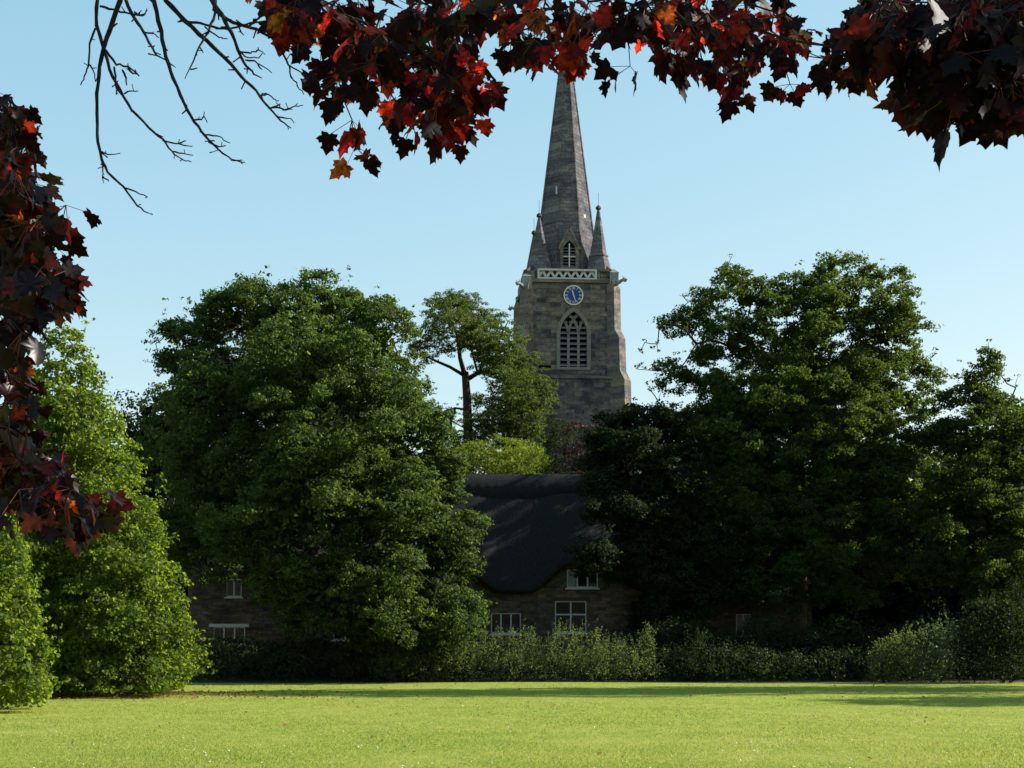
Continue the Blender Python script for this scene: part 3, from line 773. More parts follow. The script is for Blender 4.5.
# big left tree
L = lobes_px([(238,312,42,34,1),(305,312,46,32,0),(350,318,40,30,1),(182,345,30,17,0),(205,368,40,26,1),(378,345,42,34,0),(300,365,70,48,-3.5),(405,378,30,24,0),(380,400,45,36,-3),
   (225,400,55,42,-2),(172,395,24,22,3),(412,435,42,28,-1),(330,440,70,50,-5),(230,470,66,55,-3),(180,450,36,40,1),(428,480,40,28,-1),(380,500,60,42,-4.5),(290,520,80,52,-5),(205,525,45,40,0),
   (438,528,38,24,-1.5),(432,566,40,24,-2),(385,575,56,34,-5),(448,603,38,22,-2.5),(440,628,44,22,-4),(330,590,60,34,-5),(290,585,34,26,-3),(345,612,44,28,-4),(305,612,26,22,-3),(212,556,34,18,-1),(250,556,30,16,-2),(390,630,50,25,-5),
   (300,400,80,80,5),(360,480,75,80,4),(240,500,75,70,5)], 65)
tree('broadleaf_tree','huge round broad green tree left of the church, hiding one house','tree',L,base_at(312,65),M['green'],.140,dens=190,trunk_r=.45,seed=11,rc=(.5,1.1),rp=(.16,.34),cs=1.36,amp=.34,fillr=.52,sprays=[(158,348,65),(165,342,65)])
# pines and trees behind the cottage
def pine():
    D = 85.; b = base_at(468,D); T = thing('pine_tree','flat topped pine with bare reddish trunk and open crown left of the church tower','tree',b)
    rng = np.random.default_rng(21); s = D/F; o = Vector(b)
    W = lambda px,py,dd=0: Vector(P(px,py,D+dd))-o
    def tb(name, pts, r, n=8): MB().tube([W(*p) for p in pts], r, n).build(name, M['pinebark'], T, True)
    tb('trunk', [(471,660,0),(470,560,0),(469,470,0),(468,430,0),(467,398,0),(465,372,0)], [.38,.36,.31,.29,.25,.21], 10)
    limbs = [([(465,376,0),(460,358,-.5),(458,338,-1),(452,322,-.5),(446,310,0)],[.22,.17,.13,.08,.04]),
      ([(465,376,0),(450,367,-.5),(436,361,-1),(425,356,-1),(418,348,-.5)],[.15,.12,.10,.07,.03]),
      ([(466,380,0),(478,373,.5),(490,372,0),(503,381,-1),(512,392,-1)],[.22,.17,.14,.10,.05]),
      ([(478,374,.5),(490,350,1),(500,335,1),(508,322,1)],[.15,.12,.08,.04]),
      ([(458,340,-1),(470,322,0),(480,310,.5)],[.12,.08,.04]),
      ([(503,381,-1),(520,395,-1),(535,402,-1.5),(545,400,-1)],[.1,.08,.05,.03]),
      ([(468,410,0),(455,408,1),(442,412,1.5)],[.12,.08,.03]),
      ([(469,420,0),(490,420,-1),(515,432,-2),(530,434,-2)],[.14,.1,.07,.03]),
      ([(478,374,.5),(470,345,-2),(462,325,-3)],[.12,.08,.04])]
    for p,r in limbs: tb('limb', p, [q*.75 for q in r], 6)
    pl = [(455,305,26,9,0),(440,312,20,9,-2),(470,312,24,9,2),(432,325,18,8,0),(458,325,30,9,-3),(480,322,24,8,1),(425,338,14,7,0),(443,340,16,7,-3),(470,338,20,7,2),(495,330,22,8,0),(505,343,24,9,-2),(488,348,18,7,-3),
      (420,349,12,6,1),(515,358,22,9,0),(500,362,20,8,-2),(525,372,22,9,1),(508,378,22,8,-3),(532,386,20,8,0),(518,394,24,8,-3),(541,397,17,9,-1),(535,409,17,8,-2),(515,408,24,8,-2),(495,402,18,7,2),
      (435,410,12,7,1),(446,416,14,7,1),(428,420,8,6,1),(500,425,26,9,0),(520,424,24,9,-2),(535,428,14,9,-1),(485,436,22,8,-2),(512,442,28,10,-1),(470,446,18,8,0),(525,452,20,10,-1),(452,432,12,6,2),
      (448,300,16,6,0),(462,299,14,5,1),(490,318,14,6,2),(476,400,14,5,3),(440,445,22,9,3),(455,460,22,12,3),(490,460,30,12,3),(525,470,22,14,0)]
    pl += [(478,352,12,6,-2),(474,340,14,6,-2.5),(488,340,14,6,-2),(482,366,10,5,-2.5),(497,372,16,6,-2.5),(450,350,9,5,-1.5),(470,332,16,7,-2.5),(492,352,20,9,2),(478,344,18,8,3),(505,366,18,9,2),(486,362,14,6,-2),(520,384,20,9,2),(506,392,20,9,2),(530,398,18,9,2),(500,412,26,9,2),(524,414,20,9,2),(480,420,18,8,-2),(490,428,22,8,2),(414,345,8,5,0),(428,358,10,5,1),(545,388,10,7,0),(549,404,9,7,0)]
    Lp = lobes_px([(a,b_,c,d*1.25,e,c*.9) for a,b_,c,d,e in pl], D)
    C,Rr,Dn = make_puffs(rng, Lp, .40, .13, .30, (.3,1.22), .3)
    pos,nrm,sz = fill_leaves(rng, C,Rr,Dn, 260, .17, .38, .6, .3)
    leaves_obj('crown', rng, pos, nrm, sz, M['pine'], T, b, .32)
    nodes = C[rng.random(len(C)) < .12]; nodes[:,2] -= .15
    roots = np.array([list(W(*p[-1])+o) for p,_ in limbs]+[list(W(*p[-2])+o) for p,_ in limbs])
    pts,par = branch_tree(rng, nodes, roots, [-1]*len(roots), .3); tubes('twigs', pts, par, len(roots), M['pinebark'], T, b, .012,.5,.09,4,True,.02,rng)
pine()
L = lobes_px([(500,458,42,20,0),(520,466,30,18,-2),(478,462,26,18,0),(500,490,46,30,0)], 80)
tree('golden_conifer','rounded yellow green conifer just above the left end of the thatched ridge','conifer',L,base_at(503,80),M['gold'],.13,.55,.25,.5,190,.2,seed=31,flat=.45,wid=.4)
L = lobes_px([(556,435,10,22,0),(566,450,22,26,0),(548,462,18,24,0),(560,490,34,30,0),(545,440,12,18,1)], 86)
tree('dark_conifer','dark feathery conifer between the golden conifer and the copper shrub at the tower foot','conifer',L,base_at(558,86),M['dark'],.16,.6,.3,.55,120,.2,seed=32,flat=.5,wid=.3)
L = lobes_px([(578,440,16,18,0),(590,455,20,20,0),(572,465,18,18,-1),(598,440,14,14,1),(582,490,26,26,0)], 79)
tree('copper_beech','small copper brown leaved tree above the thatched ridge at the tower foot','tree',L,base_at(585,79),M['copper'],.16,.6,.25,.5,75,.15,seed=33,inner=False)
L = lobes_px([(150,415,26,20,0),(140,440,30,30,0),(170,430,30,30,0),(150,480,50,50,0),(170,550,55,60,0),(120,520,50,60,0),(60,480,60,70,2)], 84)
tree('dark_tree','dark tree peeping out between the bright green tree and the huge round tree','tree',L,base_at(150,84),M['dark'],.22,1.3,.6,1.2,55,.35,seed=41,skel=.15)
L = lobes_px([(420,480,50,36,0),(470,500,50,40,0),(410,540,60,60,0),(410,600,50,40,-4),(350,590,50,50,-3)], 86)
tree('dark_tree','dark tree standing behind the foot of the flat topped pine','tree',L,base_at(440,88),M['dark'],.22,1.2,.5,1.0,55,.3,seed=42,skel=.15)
# right hand group
L = lobes_px([(733,280,17,16,1),(748,300,26,22,0),(712,300,15,12,0),(785,295,32,24,0),(822,272,18,15,1),(866,272,18,14,0),(845,300,40,28,0),(893,290,20,16,1),(912,318,20,18,0),(885,335,40,30,-1),
   (800,335,50,38,-2),(740,345,38,30,-1),(692,325,14,10,0),(678,322,9,7,0),(703,352,20,16,1),(668,378,9,11,0),(690,378,22,16,-1),(860,372,55,32,-3),(925,368,22,20,0),(790,395,60,40,-4),(725,400,40,30,-2),
   (905,400,40,22,-2),(840,425,65,42,-5),(760,450,65,45,-4),(700,425,35,26,-2),(895,460,55,42,-4),(830,490,70,50,-5),(740,510,65,45,-4),(900,530,60,45,-4),(810,560,80,50,-5),(720,575,55,35,-3),
   (800,400,80,80,7),(860,480,80,80,7),(740,500,70,80,7)], 72, .6)
tree('broadleaf_tree','tall wide dark green tree with an uneven open top right of the church','tree',L,base_at(800,72),M['oak'],.140,dens=185,trunk_r=.45,seed=12,keep=.64,rc=(.42,.92),rp=(.16,.34),cs=1.30,amp=.38,fillr=.38,sprays=[(646,352,70),(653,385,70),(668,372,70),(676,318,70),(690,300,70),(660,345,70),(700,290,69),(684,335,70),(640,372,70),(657,392,70),(663,318,70),(728,262,70),(825,254,70),(905,276,70),(940,350,70),(938,330,70)])
L = lobes_px([(972,385,17,18,0),(985,362,11,10,0),(958,402,20,14,0),(1000,405,22,18,0),(1022,415,20,18,1),(985,440,42,30,-1),(950,440,26,22,0),(1030,455,36,34,0),(965,480,44,36,-2),(1020,510,52,44,-2),(950,540,44,42,-2),
    (1010,570,58,45,-3),(1075,500,50,60,0),(1000,500,60,70,5)], 69)
tree('broadleaf_tree','lower green tree with a small pointed top at the right edge','tree',L,base_at(1000,69),M['oak'],.140,dens=185,trunk_r=.35,seed=13,rc=(.42,.9),rp=(.16,.34),cs=1.28,amp=.36,fillr=.40,sprays=[(985,352,69),(978,362,69),(1012,385,69)])
L = lobes_px([(622,425,24,16,0),(650,418,28,16,0),(676,425,22,16,0),(640,445,46,22,-1),(612,460,26,16,0),(675,470,40,30,-1),(632,488,40,22,-1),(596,490,16,9,-2),(655,520,42,28,-1),(618,512,30,9,-3),(690,540,40,40,0),
    (630,545,24,12,-2),(587,558,26,8,-4),(603,564,18,7,-4),(650,570,40,24,-1),(680,600,50,30,0)], 68.6)
tree('holly_tree','low blackish green tree leaning over the right half of the thatched roof','tree',L,base_at(664,68.6),M['dark'],.15,dens=180,trunk_r=.28,seed=14,rc=(.4,.85),cs=1.05,amp=.26)
# dead bare twigs at the left of the tall wide tree stand clear of its crown
def twiggy():
    pass
# lime tree and its nearer neighbour on the left
def cone_lobes(px, D, top, bot, rbot, n, skew=0):
    out = []; rng = random.Random(px)
    for k in range(n):
        t = k/(n-1); y = top+18+(bot-top-45)*t; r = 16+(rbot-16)*(t**.75)*(1 if t < .9 else .95)
        out.append((px+skew*t+rng.uniform(-4,4), y, r, 34, 0, r))
        if k > 1:
            for a in (-1,1): out.append((px+skew*t+a*r*.42, y+rng.uniform(-12,12), r*.58, 26, -r*.5*D/F, r*.6))
    return out
L = lobes_px(cone_lobes(62, 46, 340, 695, 125, 11, 8), 46)
tree('lime_tree','bright yellow green cone shaped tree reaching down to the lawn at left','tree',L,base_at(75,46.5),M['lime'],.112,dens=150,trunk_r=.25,seed=15,keep=.78,wid=.8,rc=(.32,.66),rp=(.13,.28),cs=.70,amp=.15)
L = lobes_px(cone_lobes(-28, 35, 470, 712, 74, 8, 0), 35)
tree('lime_tree','lower bright green tree cut by the left edge, nearest on the lawn','tree',L,base_at(-28,35),M['lime'],.105,dens=150,trunk_r=.2,seed=16,keep=.78,wid=.8,rc=(.28,.54),rp=(.12,.25),cs=.56,amp=.15)
# trees beyond, that close the view low down
for k,(px,D,top,rx,sd) in enumerate([(-60,100,430,120,51),(640,108,470,70,52),(730,96,430,90,53),(860,98,440,100,54),(1010,92,430,100,55),(1160,84,400,120,56),(280,100,470,120,57),(-260,90,400,140,58)]):
    h = 645-top; L = lobes_px([(px,top+rx*.5,rx*.7,rx*.5,0),(px-rx*.4,top+rx,rx*.7,rx*.6,0),(px+rx*.4,top+rx*.9,rx*.7,rx*.6,-1),(px,top+rx*1.6,rx,rx*.7,-1)], D)
    lab = ['dark tree behind the bright cone shaped tree at far left','dark tree hidden low behind the right end of the thatched roof','dark tree filling the gap behind the tall wide tree, nearer the church','dark tree behind the middle of the tall wide tree at right',
           'dark tree behind the small pointed tree at the right edge','dark tree off the right edge of the view','dark tree behind the house on the left','dark tree off the left edge of the view'][k]
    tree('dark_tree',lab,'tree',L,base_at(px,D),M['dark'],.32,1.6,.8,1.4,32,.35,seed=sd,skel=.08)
rng = np.random.default_rng(66); n = 260
Lw = np.array([(x, 130+rng.uniform(-6,10), rng.uniform(2,6), rng.uniform(4,7), rng.uniform(3,5), rng.uniform(4,6.5)) for x in np.linspace(-95,95,60)]+[(x, 128+rng.uniform(-6,10), 1.5, 6, 4, 4.) for x in np.linspace(-95,95,50)])
C,Rr,Dn = make_puffs(rng, Lw, 1.6, .8, 1.5); C,Rr,Dn = [q[C[:,2]>.9] for q in (C,Rr,Dn)]
pos,nrm,sz = fill_leaves(rng, C,Rr,Dn, 16, .6)
q = np.repeat(Lw[:,:3],140,0)+rng.normal(size=(len(Lw)*140,3))*np.repeat(Lw[:,3:],140,0)*.4; q = q[q[:,2]>1.2]
pos = np.vstack([pos,q]); nrm = np.vstack([nrm,rng.normal(size=q.shape)]); sz = np.concatenate([sz,np.full(len(q),1.3)])
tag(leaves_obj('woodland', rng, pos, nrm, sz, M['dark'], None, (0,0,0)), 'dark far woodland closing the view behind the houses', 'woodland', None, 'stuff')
# tree just outside the frame on the right whose shade lies on the lawn
L = np.array([(28.5,43.5,8,4.2,3.6,3.4),(27.5,43,5,3.6,3.4,3),(30,44.5,5.5,3.8,3.0,3.2),(29,43.5,10.2,2.8,2.4,2.)], float)
tree('broadleaf_tree','green tree just outside the right edge that shades the lawn','tree',L,(29,43.5,0),M['green'],.2,1.1,.5,1.0,60,.3,seed=17,skel=.1)
L = np.array([(28,53.5,9,5,5,4),(27.5,53.5,14,5,5,4.5),(28,54,19,4.2,4.2,4),(28,54,22.5,2.6,2.2,2.4)], float)
tree('broadleaf_tree','very tall tree outside the right edge that throws the long shadow along the hedge','tree',L,(28,54,0),M['green'],.22,1.2,.5,1.0,55,.4,seed=18,skel=.1)
L = lobes_px([(705,462,42,34,0),(690,505,50,44,0),(730,500,50,60,0),(700,570,60,60,0)], 80)  # hidden tree, added to keep the sun off the right part of the thatch
tree('dark_tree','dark tree behind the right end of the cottage, added to shade the thatched roof','tree',L,base_at(705,80),M['dark'],.22,1.1,.5,1.0,60,.35,seed=43,skel=.1)

# ================================================================== HEDGE AND SHRUBS
def shrub(name, label, cat, lob, D, mat, seed, leaf=.10, dens=200, spacing=.45, r=(.16,.34), group=None, spr=0, wid=.5, bpx=None):
    rng = np.random.default_rng(seed); L = lobes_px(lob, D)
    b = (float(L[:,0].mean()), D, float(gz(D))); T = thing(name, label, cat, b, 0, group)
    C,Rr,Dn = make_puffs(rng, L, spacing, *r, (.7,1.05), .6)
    ok = C[:,2] > b[2]+.1; C,Rr,Dn = C[ok],Rr[ok],Dn[ok]
    pos,nrm,sz = fill_leaves(rng, C,Rr,Dn, dens, leaf, .9, .3, .3)
    if spr:   # upright sprigs standing out of the top
        zt = L[:,2]+L[:,5]*.6; m = Dn[:,2] > .2; idx = np.where(m)[0]
        idx = idx[rng.random(len(idx)) < .8]; q = []
        for i in idx:
            h = rng.uniform(.25,.8)*spr; n = 26; t = rng.random(n)[:,None]; dr = np.array([rng.normal()*.25, rng.normal()*.25, 1.])
            q.append(C[i]+dr*t*h+rng.normal(size=(n,3))*.07*(1.2-t))
        if q:
            q = np.concatenate(q); pos = np.vstack([pos,q]); nrm = np.vstack([nrm, rng.normal(size=q.shape)+np.array([0,0,.4])]); sz = np.concatenate([sz, leaf*.95*rng.uniform(.6,1.2,size=len(q))])
    for (x,y,z,a,bb,c) in L:
        n = int(min(2500, 260*a*bb*c)); d = unit(rng.normal(size=(n,3)))*rng.uniform(0,.8,size=(n,1))**.5
        p = np.array([x,y,z])+d*np.array([a,bb,c]); pos = np.vstack([pos,p]); nrm = np.vstack([nrm,rng.normal(size=p.shape)]); sz = np.concatenate([sz,leaf*1.8*rng.uniform(.7,1.3,size=n)])
    ok = pos[:,2] > lawn_z(pos[:,0],pos[:,1])+.02; pos,nrm,sz = pos[ok],nrm[ok],sz[ok]
    leaves_obj('foliage', rng, pos, nrm, sz, mat, T, b, wid)
    nodes = C[rng.permutation(len(C))[:60]]; roots = np.array([[b[0]+dx,b[1],b[2]] for dx in (-.1,.1)])
    pts,par = branch_tree(rng, nodes, roots, [-1,-1], .6); tubes('stems', pts, par, 2, M['twig'], T, b, .008,.5,.05,4,True,0,rng)
    return T
rr = random.Random(4)
hl = []
px = 196
while px < 1070:
    hl.append((px, 668+rr.uniform(-3,3), rr.uniform(20,30), rr.uniform(17,23), rr.uniform(-.3,.5), 22)); px += 22
shrub('hedge','long dark clipped hedge along the far side of the lawn','hedge',hl,62.5,M['hedge'],71,.10,150,.5,(.2,.4))
SH = [((395,655,28,18,0),(418,660,24,20,0),(405,670,34,14,-.3)), ((448,652,24,20,0),(472,654,22,18,0),(460,670,34,14,-.3)), ((503,654,24,17,0),(524,652,20,19,0),(512,670,30,14,-.3)), ((546,656,18,16,0),(564,651,17,20,0),(555,671,28,13,-.3)), ((588,650,20,19,0),(610,657,18,15,0),(598,670,30,14,-.3)), ((634,657,14,15,0),(645,650,9,15,0),(640,671,24,13,-.3))]
LB = ['leafy grey green shrub below the trunk side of the huge round tree','leafy shrub on the hedge line at the lower right foot of the huge round tree','feathery shrub in front of the cottage\'s lowest left window',
      'feathery shrub below the iron cross plate on the cottage wall','sunlit bushy shrub in front of the cottage\'s tall lower window','small upright sunlit shrub at the right corner of the cottage']
for k,(l,lb) in enumerate(zip(SH,LB)):
    shrub('shrub',lb,'shrub',l,61.6,M['shrub'],80+k,.075,190,.34,(.11,.25),'shrubs in front of the cottage',1.0)
shrub('shrub','tiny sunlit sprig of shrub alone in the dark below the small right hand window','shrub',((700,655,16,22,0),(690,668,18,14,0)),62,M['dark'],90,.09,160,.4,(.14,.28),None,.8)
shrub('shrub','pale yellowish shrub in the dark at the hedge foot on the right','shrub',((890,664,20,20,-1),(905,655,16,20,-1),(880,675,14,12,-1)),61,M['shrub'],91,.09,220,.36,(.14,.28),None,1.0)
shrub('shrub','silvery leaved shrub at lower right beside the pale yellowish shrub','shrub',((938,652,20,28,0),(925,664,22,20,0),(950,638,14,20,0)),60.5,M['silver'],92,.11,120,.5,(.16,.3),None,1.0)
shrub('shrub','dark green shrub at the lower right corner of the trees','shrub',((990,628,32,34,0),(1020,640,34,36,0),(980,655,28,28,-.5),(1030,610,28,36,1)),59.5,M['dark'],93,.12,130,.6,(.2,.4),None,.8)
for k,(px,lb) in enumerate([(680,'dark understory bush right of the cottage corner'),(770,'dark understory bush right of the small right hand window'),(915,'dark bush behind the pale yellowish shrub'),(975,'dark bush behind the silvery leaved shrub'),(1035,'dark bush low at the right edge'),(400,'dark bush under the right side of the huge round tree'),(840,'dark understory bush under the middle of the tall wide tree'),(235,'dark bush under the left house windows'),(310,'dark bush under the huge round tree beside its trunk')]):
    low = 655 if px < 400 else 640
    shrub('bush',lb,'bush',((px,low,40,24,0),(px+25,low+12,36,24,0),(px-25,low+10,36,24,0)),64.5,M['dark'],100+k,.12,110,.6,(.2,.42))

# ================================================================== OVERHANGING MAPLES
HALF = [(0,0),(.12,-.10),(.28,-.08),(.42,-.12),(.42,.02),(.38,.10),(.50,.15),(.66,.34),(.52,.38),(.47,.52),(.33,.47),(.29,.58),(.37,.76),(.22,.78),(.12,.90),(0,1.08)]
OUT = np.array(HALF+[(-x,y) for x,y in HALF[-2:0:-1]])
LOW = [(0,0),(.36,-.08),(.28,.13),(.62,.38),(.2,.45),(.26,.74),(0,1.04)]
OUTL = np.array(LOW+[(-x,y) for x,y in LOW[-2:0:-1]])
def maple_leaves(rng, c, ydir, nrm, size, outline):
    """fan of triangles per leaf, base of blade at c, blade along ydir"""
    m = len(outline); n = len(c)
    y = unit(ydir); x = unit(np.cross(y, nrm)); z = np.cross(x, y)
    pts = np.vstack([[0,.33], outline])
    jitx = rng.uniform(.85,1.15,size=(n,1)); 
    curl = rng.uniform(-.15,.55,size=(n,1)); droop = rng.uniform(0,.45,size=(n,1)); fold = rng.uniform(0,.35,size=(n,1))
    px_ = pts[:,0][None]*jitx; py_ = np.repeat(pts[:,1][None],n,0)
    ruf = .05*np.sin(7*px_+rng.uniform(0,6,size=(n,1)))*np.cos(6*py_+rng.uniform(0,6,size=(n,1)))
    pz_ = fold*np.abs(px_)-curl*px_**2*1.2-droop*py_**2*.6+ruf
    s = size[:,None,None]
    V = c[:,None]+s*(px_[...,None]*x[:,None]+py_[...,None]*y[:,None]+pz_[...,None]*z[:,None])
    k = np.arange(m); tri = np.stack([np.zeros(m,int), k+1, (k+1)%m+1],1)
    I = (tri[None]+(np.arange(n)*(m+1))[:,None,None]).reshape(-1)
    return V.reshape(-1,3), I, m
def inpoly(p, poly):
    x,y = p; c = False; n = len(poly); j = n-1
    for i in range(n):
        if ((poly[i][1] > y) != (poly[j][1] > y)) and (x < (poly[j][0]-poly[i][0])*(y-poly[i][1])/(poly[j][1]-poly[i][1])+poly[i][0]): c = not c
        j = i
    return c
def sample_poly(rng, poly, n, d0, d1):
    xs = [p[0] for p in poly]; ys = [p[1] for p in poly]; out = []
    while len(out) < n:
        p = (rng.uniform(min(xs),max(xs)), rng.uniform(min(ys),max(ys)))
        if inpoly(p, poly): out.append(P(p[0],p[1],rng.uniform(d0,d1)))
    return np.array(out)
def maple(name, label, trunk_xy, boughs, node_sets, canopy, seed, mat_near, extra=(), lsize=.080):
    rng = np.random.default_rng(seed); b = (trunk_xy[0], trunk_xy[1], 0.)
    T = thing(name, label, 'tree', b)
    H = 6.5; tr = [Vector((.1*math.sin(2*t*3),.08*math.cos(t*5)-.08,H*t)) for t in np.linspace(0,1,9)]
    MB().tube(tr, [.30*(1.3 if i==0 else 1-.09*i) for i in range(9)], 12).build('trunk', M['bark'], T, True)
    roots = []; rp = []
    for bg in boughs:
        pts = [Vector(p)-Vector(b) for p in bg]; rad = list(np.linspace(.075,.014,len(pts)))
        MB().tube(pts, rad, 8).build('bough', M['bark'], T, True)
        for a,c in zip(bg,bg[1:]):
            for t in (0,.25,.5,.75): roots.append(tuple(np.array(a)*(1-t)+np.array(c)*t))
    roots = np.array(roots); near = np.concatenate(node_sets)
    def foliage(nodes, nper, outline, size, nm, mat, rts, shade=0.):
        pts,par = branch_tree(rng, nodes, rts, [-1]*len(rts), .25)
        tubes('twigs', pts, par, len(rts), M['twig'], T, b, .0017, .45, .02, 5, True, .02, rng)
        n = len(nodes)*nper; idx = np.repeat(np.arange(len(nodes)), nper)
        d = rng.normal(size=(n,3)); d[:,2] = d[:,2]*.6-.45; d = unit(d)
        pl = rng.uniform(.03,.10,size=(n,1)); c = nodes[idx]+d*pl; c[:,2] -= .015
        yd = d*.6+rng.normal(size=(n,3))*.35+np.array([0,0,-.75])
        nr = rng.normal(size=(n,3))*.8+np.array([0,-.35,.75])
        V,I,m = maple_leaves(rng, c-np.array(b), yd, nr, size*rng.uniform(.6,1.15,size=n), outline)
        at = np.repeat(np.clip(rng.beta(1.6,1.9,size=n)+shade,0,1), m)
        np_mesh(nm, V, I, np.full(n*m,3), mat, T, at)
        # leaf stalks
        a = nodes[idx]-np.array(b); e = c-np.array(b); w = unit(np.cross(e-a,[0.3,0,1.]))*.0016; w2 = unit(np.cross(e-a,w))*.0016
        Vs = np.stack([a-w,a+w,a+w2, e-w,e+w,e+w2],1).reshape(-1,3)
        q = np.array([0,1,4,3, 1,2,5,4, 2,0,3,5]); Iq = (q[None]+6*np.arange(n)[:,None]).reshape(-1)
        np_mesh('leaf_stalks', Vs, Iq, np.full(len(Iq)//4,4), M['stalk'], T)
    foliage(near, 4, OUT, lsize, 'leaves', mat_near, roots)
    if extra is not None and len(extra): foliage(extra, 4, OUT, .092, 'leaves', M['maple_shaded'], roots)
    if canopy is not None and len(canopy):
        foliage(canopy, 6, OUTL, .14, 'leaves', M['maple_shaded'], roots)
    return T
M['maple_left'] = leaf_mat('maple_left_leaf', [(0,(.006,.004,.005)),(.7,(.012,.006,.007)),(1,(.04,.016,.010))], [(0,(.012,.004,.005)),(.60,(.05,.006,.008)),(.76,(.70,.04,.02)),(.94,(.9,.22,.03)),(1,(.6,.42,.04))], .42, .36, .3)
M['stalk'] = plain_mat('leaf_stalk', (.10,.025,.02), .6, .3, .2, 30)

rg = np.random.default_rng(77)
def frame_top(D): return CH+HY*D/F
top_poly = [[(262,-8),(300,-8),(303,14),(275,18)],[(300,-8),(440,-8),(445,25),(430,60),(445,100),(475,118),(440,138),(400,128),(385,100),(350,88),(330,102),(322,60),(312,20)],
    [(440,-8),(556,-8),(548,36),(535,66),(520,68),(505,45),(480,55),(490,95),(470,108),(440,90),(430,40)],
    [(560,-8),(700,-8),(715,20),(690,62),(660,66),(640,40),(600,34),(590,56),(572,60),(558,24)],
    [(680,-8),(800,-8),(815,30),(800,60),(765,75),(740,60),(735,90),(715,82),(695,50)],
    [(800,30),(835,50),(842,68),(862,76),(870,86),(850,88),(830,80),(800,62)]]
nn = [8,66,40,32,30,8]
sets = [sample_poly(rg, [(x,y-(15 if y>20 else 0)) for x,y in p], n, 4.6, 6.2) for p,n in zip(top_poly,nn)]
sets.append(np.array([P(355,146,5.0),P(352,120,5.1),P(630,66,5.2),P(790,84,5.0),P(742,88,5.1),P(413,120,5.0),P(445,128,5.1),P(550,34,5.3),P(567,40,5.1),P(578,36,5.5)]))
right_poly = [(858,-8),(1030,-8),(1030,105),(1000,112),(965,92),(935,92),(915,80),(903,45),(880,22),(860,4)]
right_set = sample_poly(rg, right_poly, 250, 3.8, 5.6)
# unseen crown of the same tree, added above and beside the frame for shading
def canopy_pts(n, x0,x1,y0,y1,hmin,hmax, side=None):
    out = []
    while len(out) < n:
        x = rg.uniform(x0,x1); y = rg.uniform(y0,y1)
        zt = frame_top(max(y,.5))+.22; z = zt+rg.uniform(hmin,hmax)
        if side is not None and abs(x) > .36*y+.25: z = rg.uniform(side, zt+hmax)
        out.append((x,y,z))
    return np.array(out)
can = np.vstack([canopy_pts(850,-1.2,7.5,1.5,9.5,0.1,3.0), canopy_pts(220,2.2,7.5,2.5,9,0,2.5,side=3.0)])
can = can[(np.abs(can[:,0])>.36*can[:,1]+.3)|(can[:,2]>CH+HY*can[:,1]/F+.18)]
tk = (4.2,-1.5)
bg = [[(4.2,-1.5,3.6),(3.4,.8,4.3),(2.4,3.0,4.4),(1.2,4.6,4.35),(.2,5.4,4.2),P(440,28,5.5),P(385,62,5.4)],
      [(4.2,-1.5,3.9),(3.2,1.5,4.7),(2.2,4.2,4.7),(1.4,5.6,4.6),P(720,12,5.9),P(690,40,5.7)],
      [(4.2,-1.5,3.3),(3.8,1.5,3.9),(3.0,3.4,3.75),P(960,-25,4.6),P(925,40,4.6)],
      [(4.2,-1.5,4.6),(2.8,1.8,5.6),(.8,4.2,5.6),(-.6,5.4,5.0),P(500,-12,5.6),P(520,30,5.5)]]
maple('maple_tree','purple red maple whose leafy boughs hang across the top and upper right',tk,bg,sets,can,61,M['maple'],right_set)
left_poly = [[(-10,98),(14,98),(34,128),(40,180),(50,210),(42,250),(60,275),(50,300),(24,320),(20,385),(24,425),(-10,440)],[(-10,415),(28,420),(48,455),(78,485),(84,500),(62,510),(35,500),(-10,512)]]
ls = [sample_poly(rg, left_poly[0], 135, 4.0, 5.6), sample_poly(rg, left_poly[1], 40, 4.1, 5.0), sample_poly(rg, [(55,478),(98,498),(100,516),(70,520),(50,500)], 12, 4.3, 4.8), np.array([P(18,107,4.5),P(66,205,4.6),P(68,262,4.7)])]
lc = []
while len(lc) < 330:
    x = rg.uniform(-4.2,-1.5); y = rg.uniform(3.2,6.5); z = rg.uniform(2.0,6.0)
    if x < -.36*y-.15: lc.append((x,y,z))
lb = [[(-4.4,4.8,2.6),(-3.4,4.7,3.3),(-2.5,4.6,3.4),P(-25,190,4.6),P(25,240,4.6),P(40,300,4.5)],[(-4.4,4.8,2.2),(-3.2,4.6,2.7),(-2.2,4.5,2.7),P(-20,400,4.4),P(25,455,4.4),P(70,500,4.3)],
      [(-4.4,4.8,3.2),(-3.3,4.7,3.9),(-2.3,4.6,4.0),P(-20,110,4.6),P(20,130,4.6)]]
maple('maple_tree','dark purple maple foliage hanging down the left edge, red at its lower tip',(-4.4,4.8),lb,ls,np.array(lc),62,M['maple_left'],(),.070)

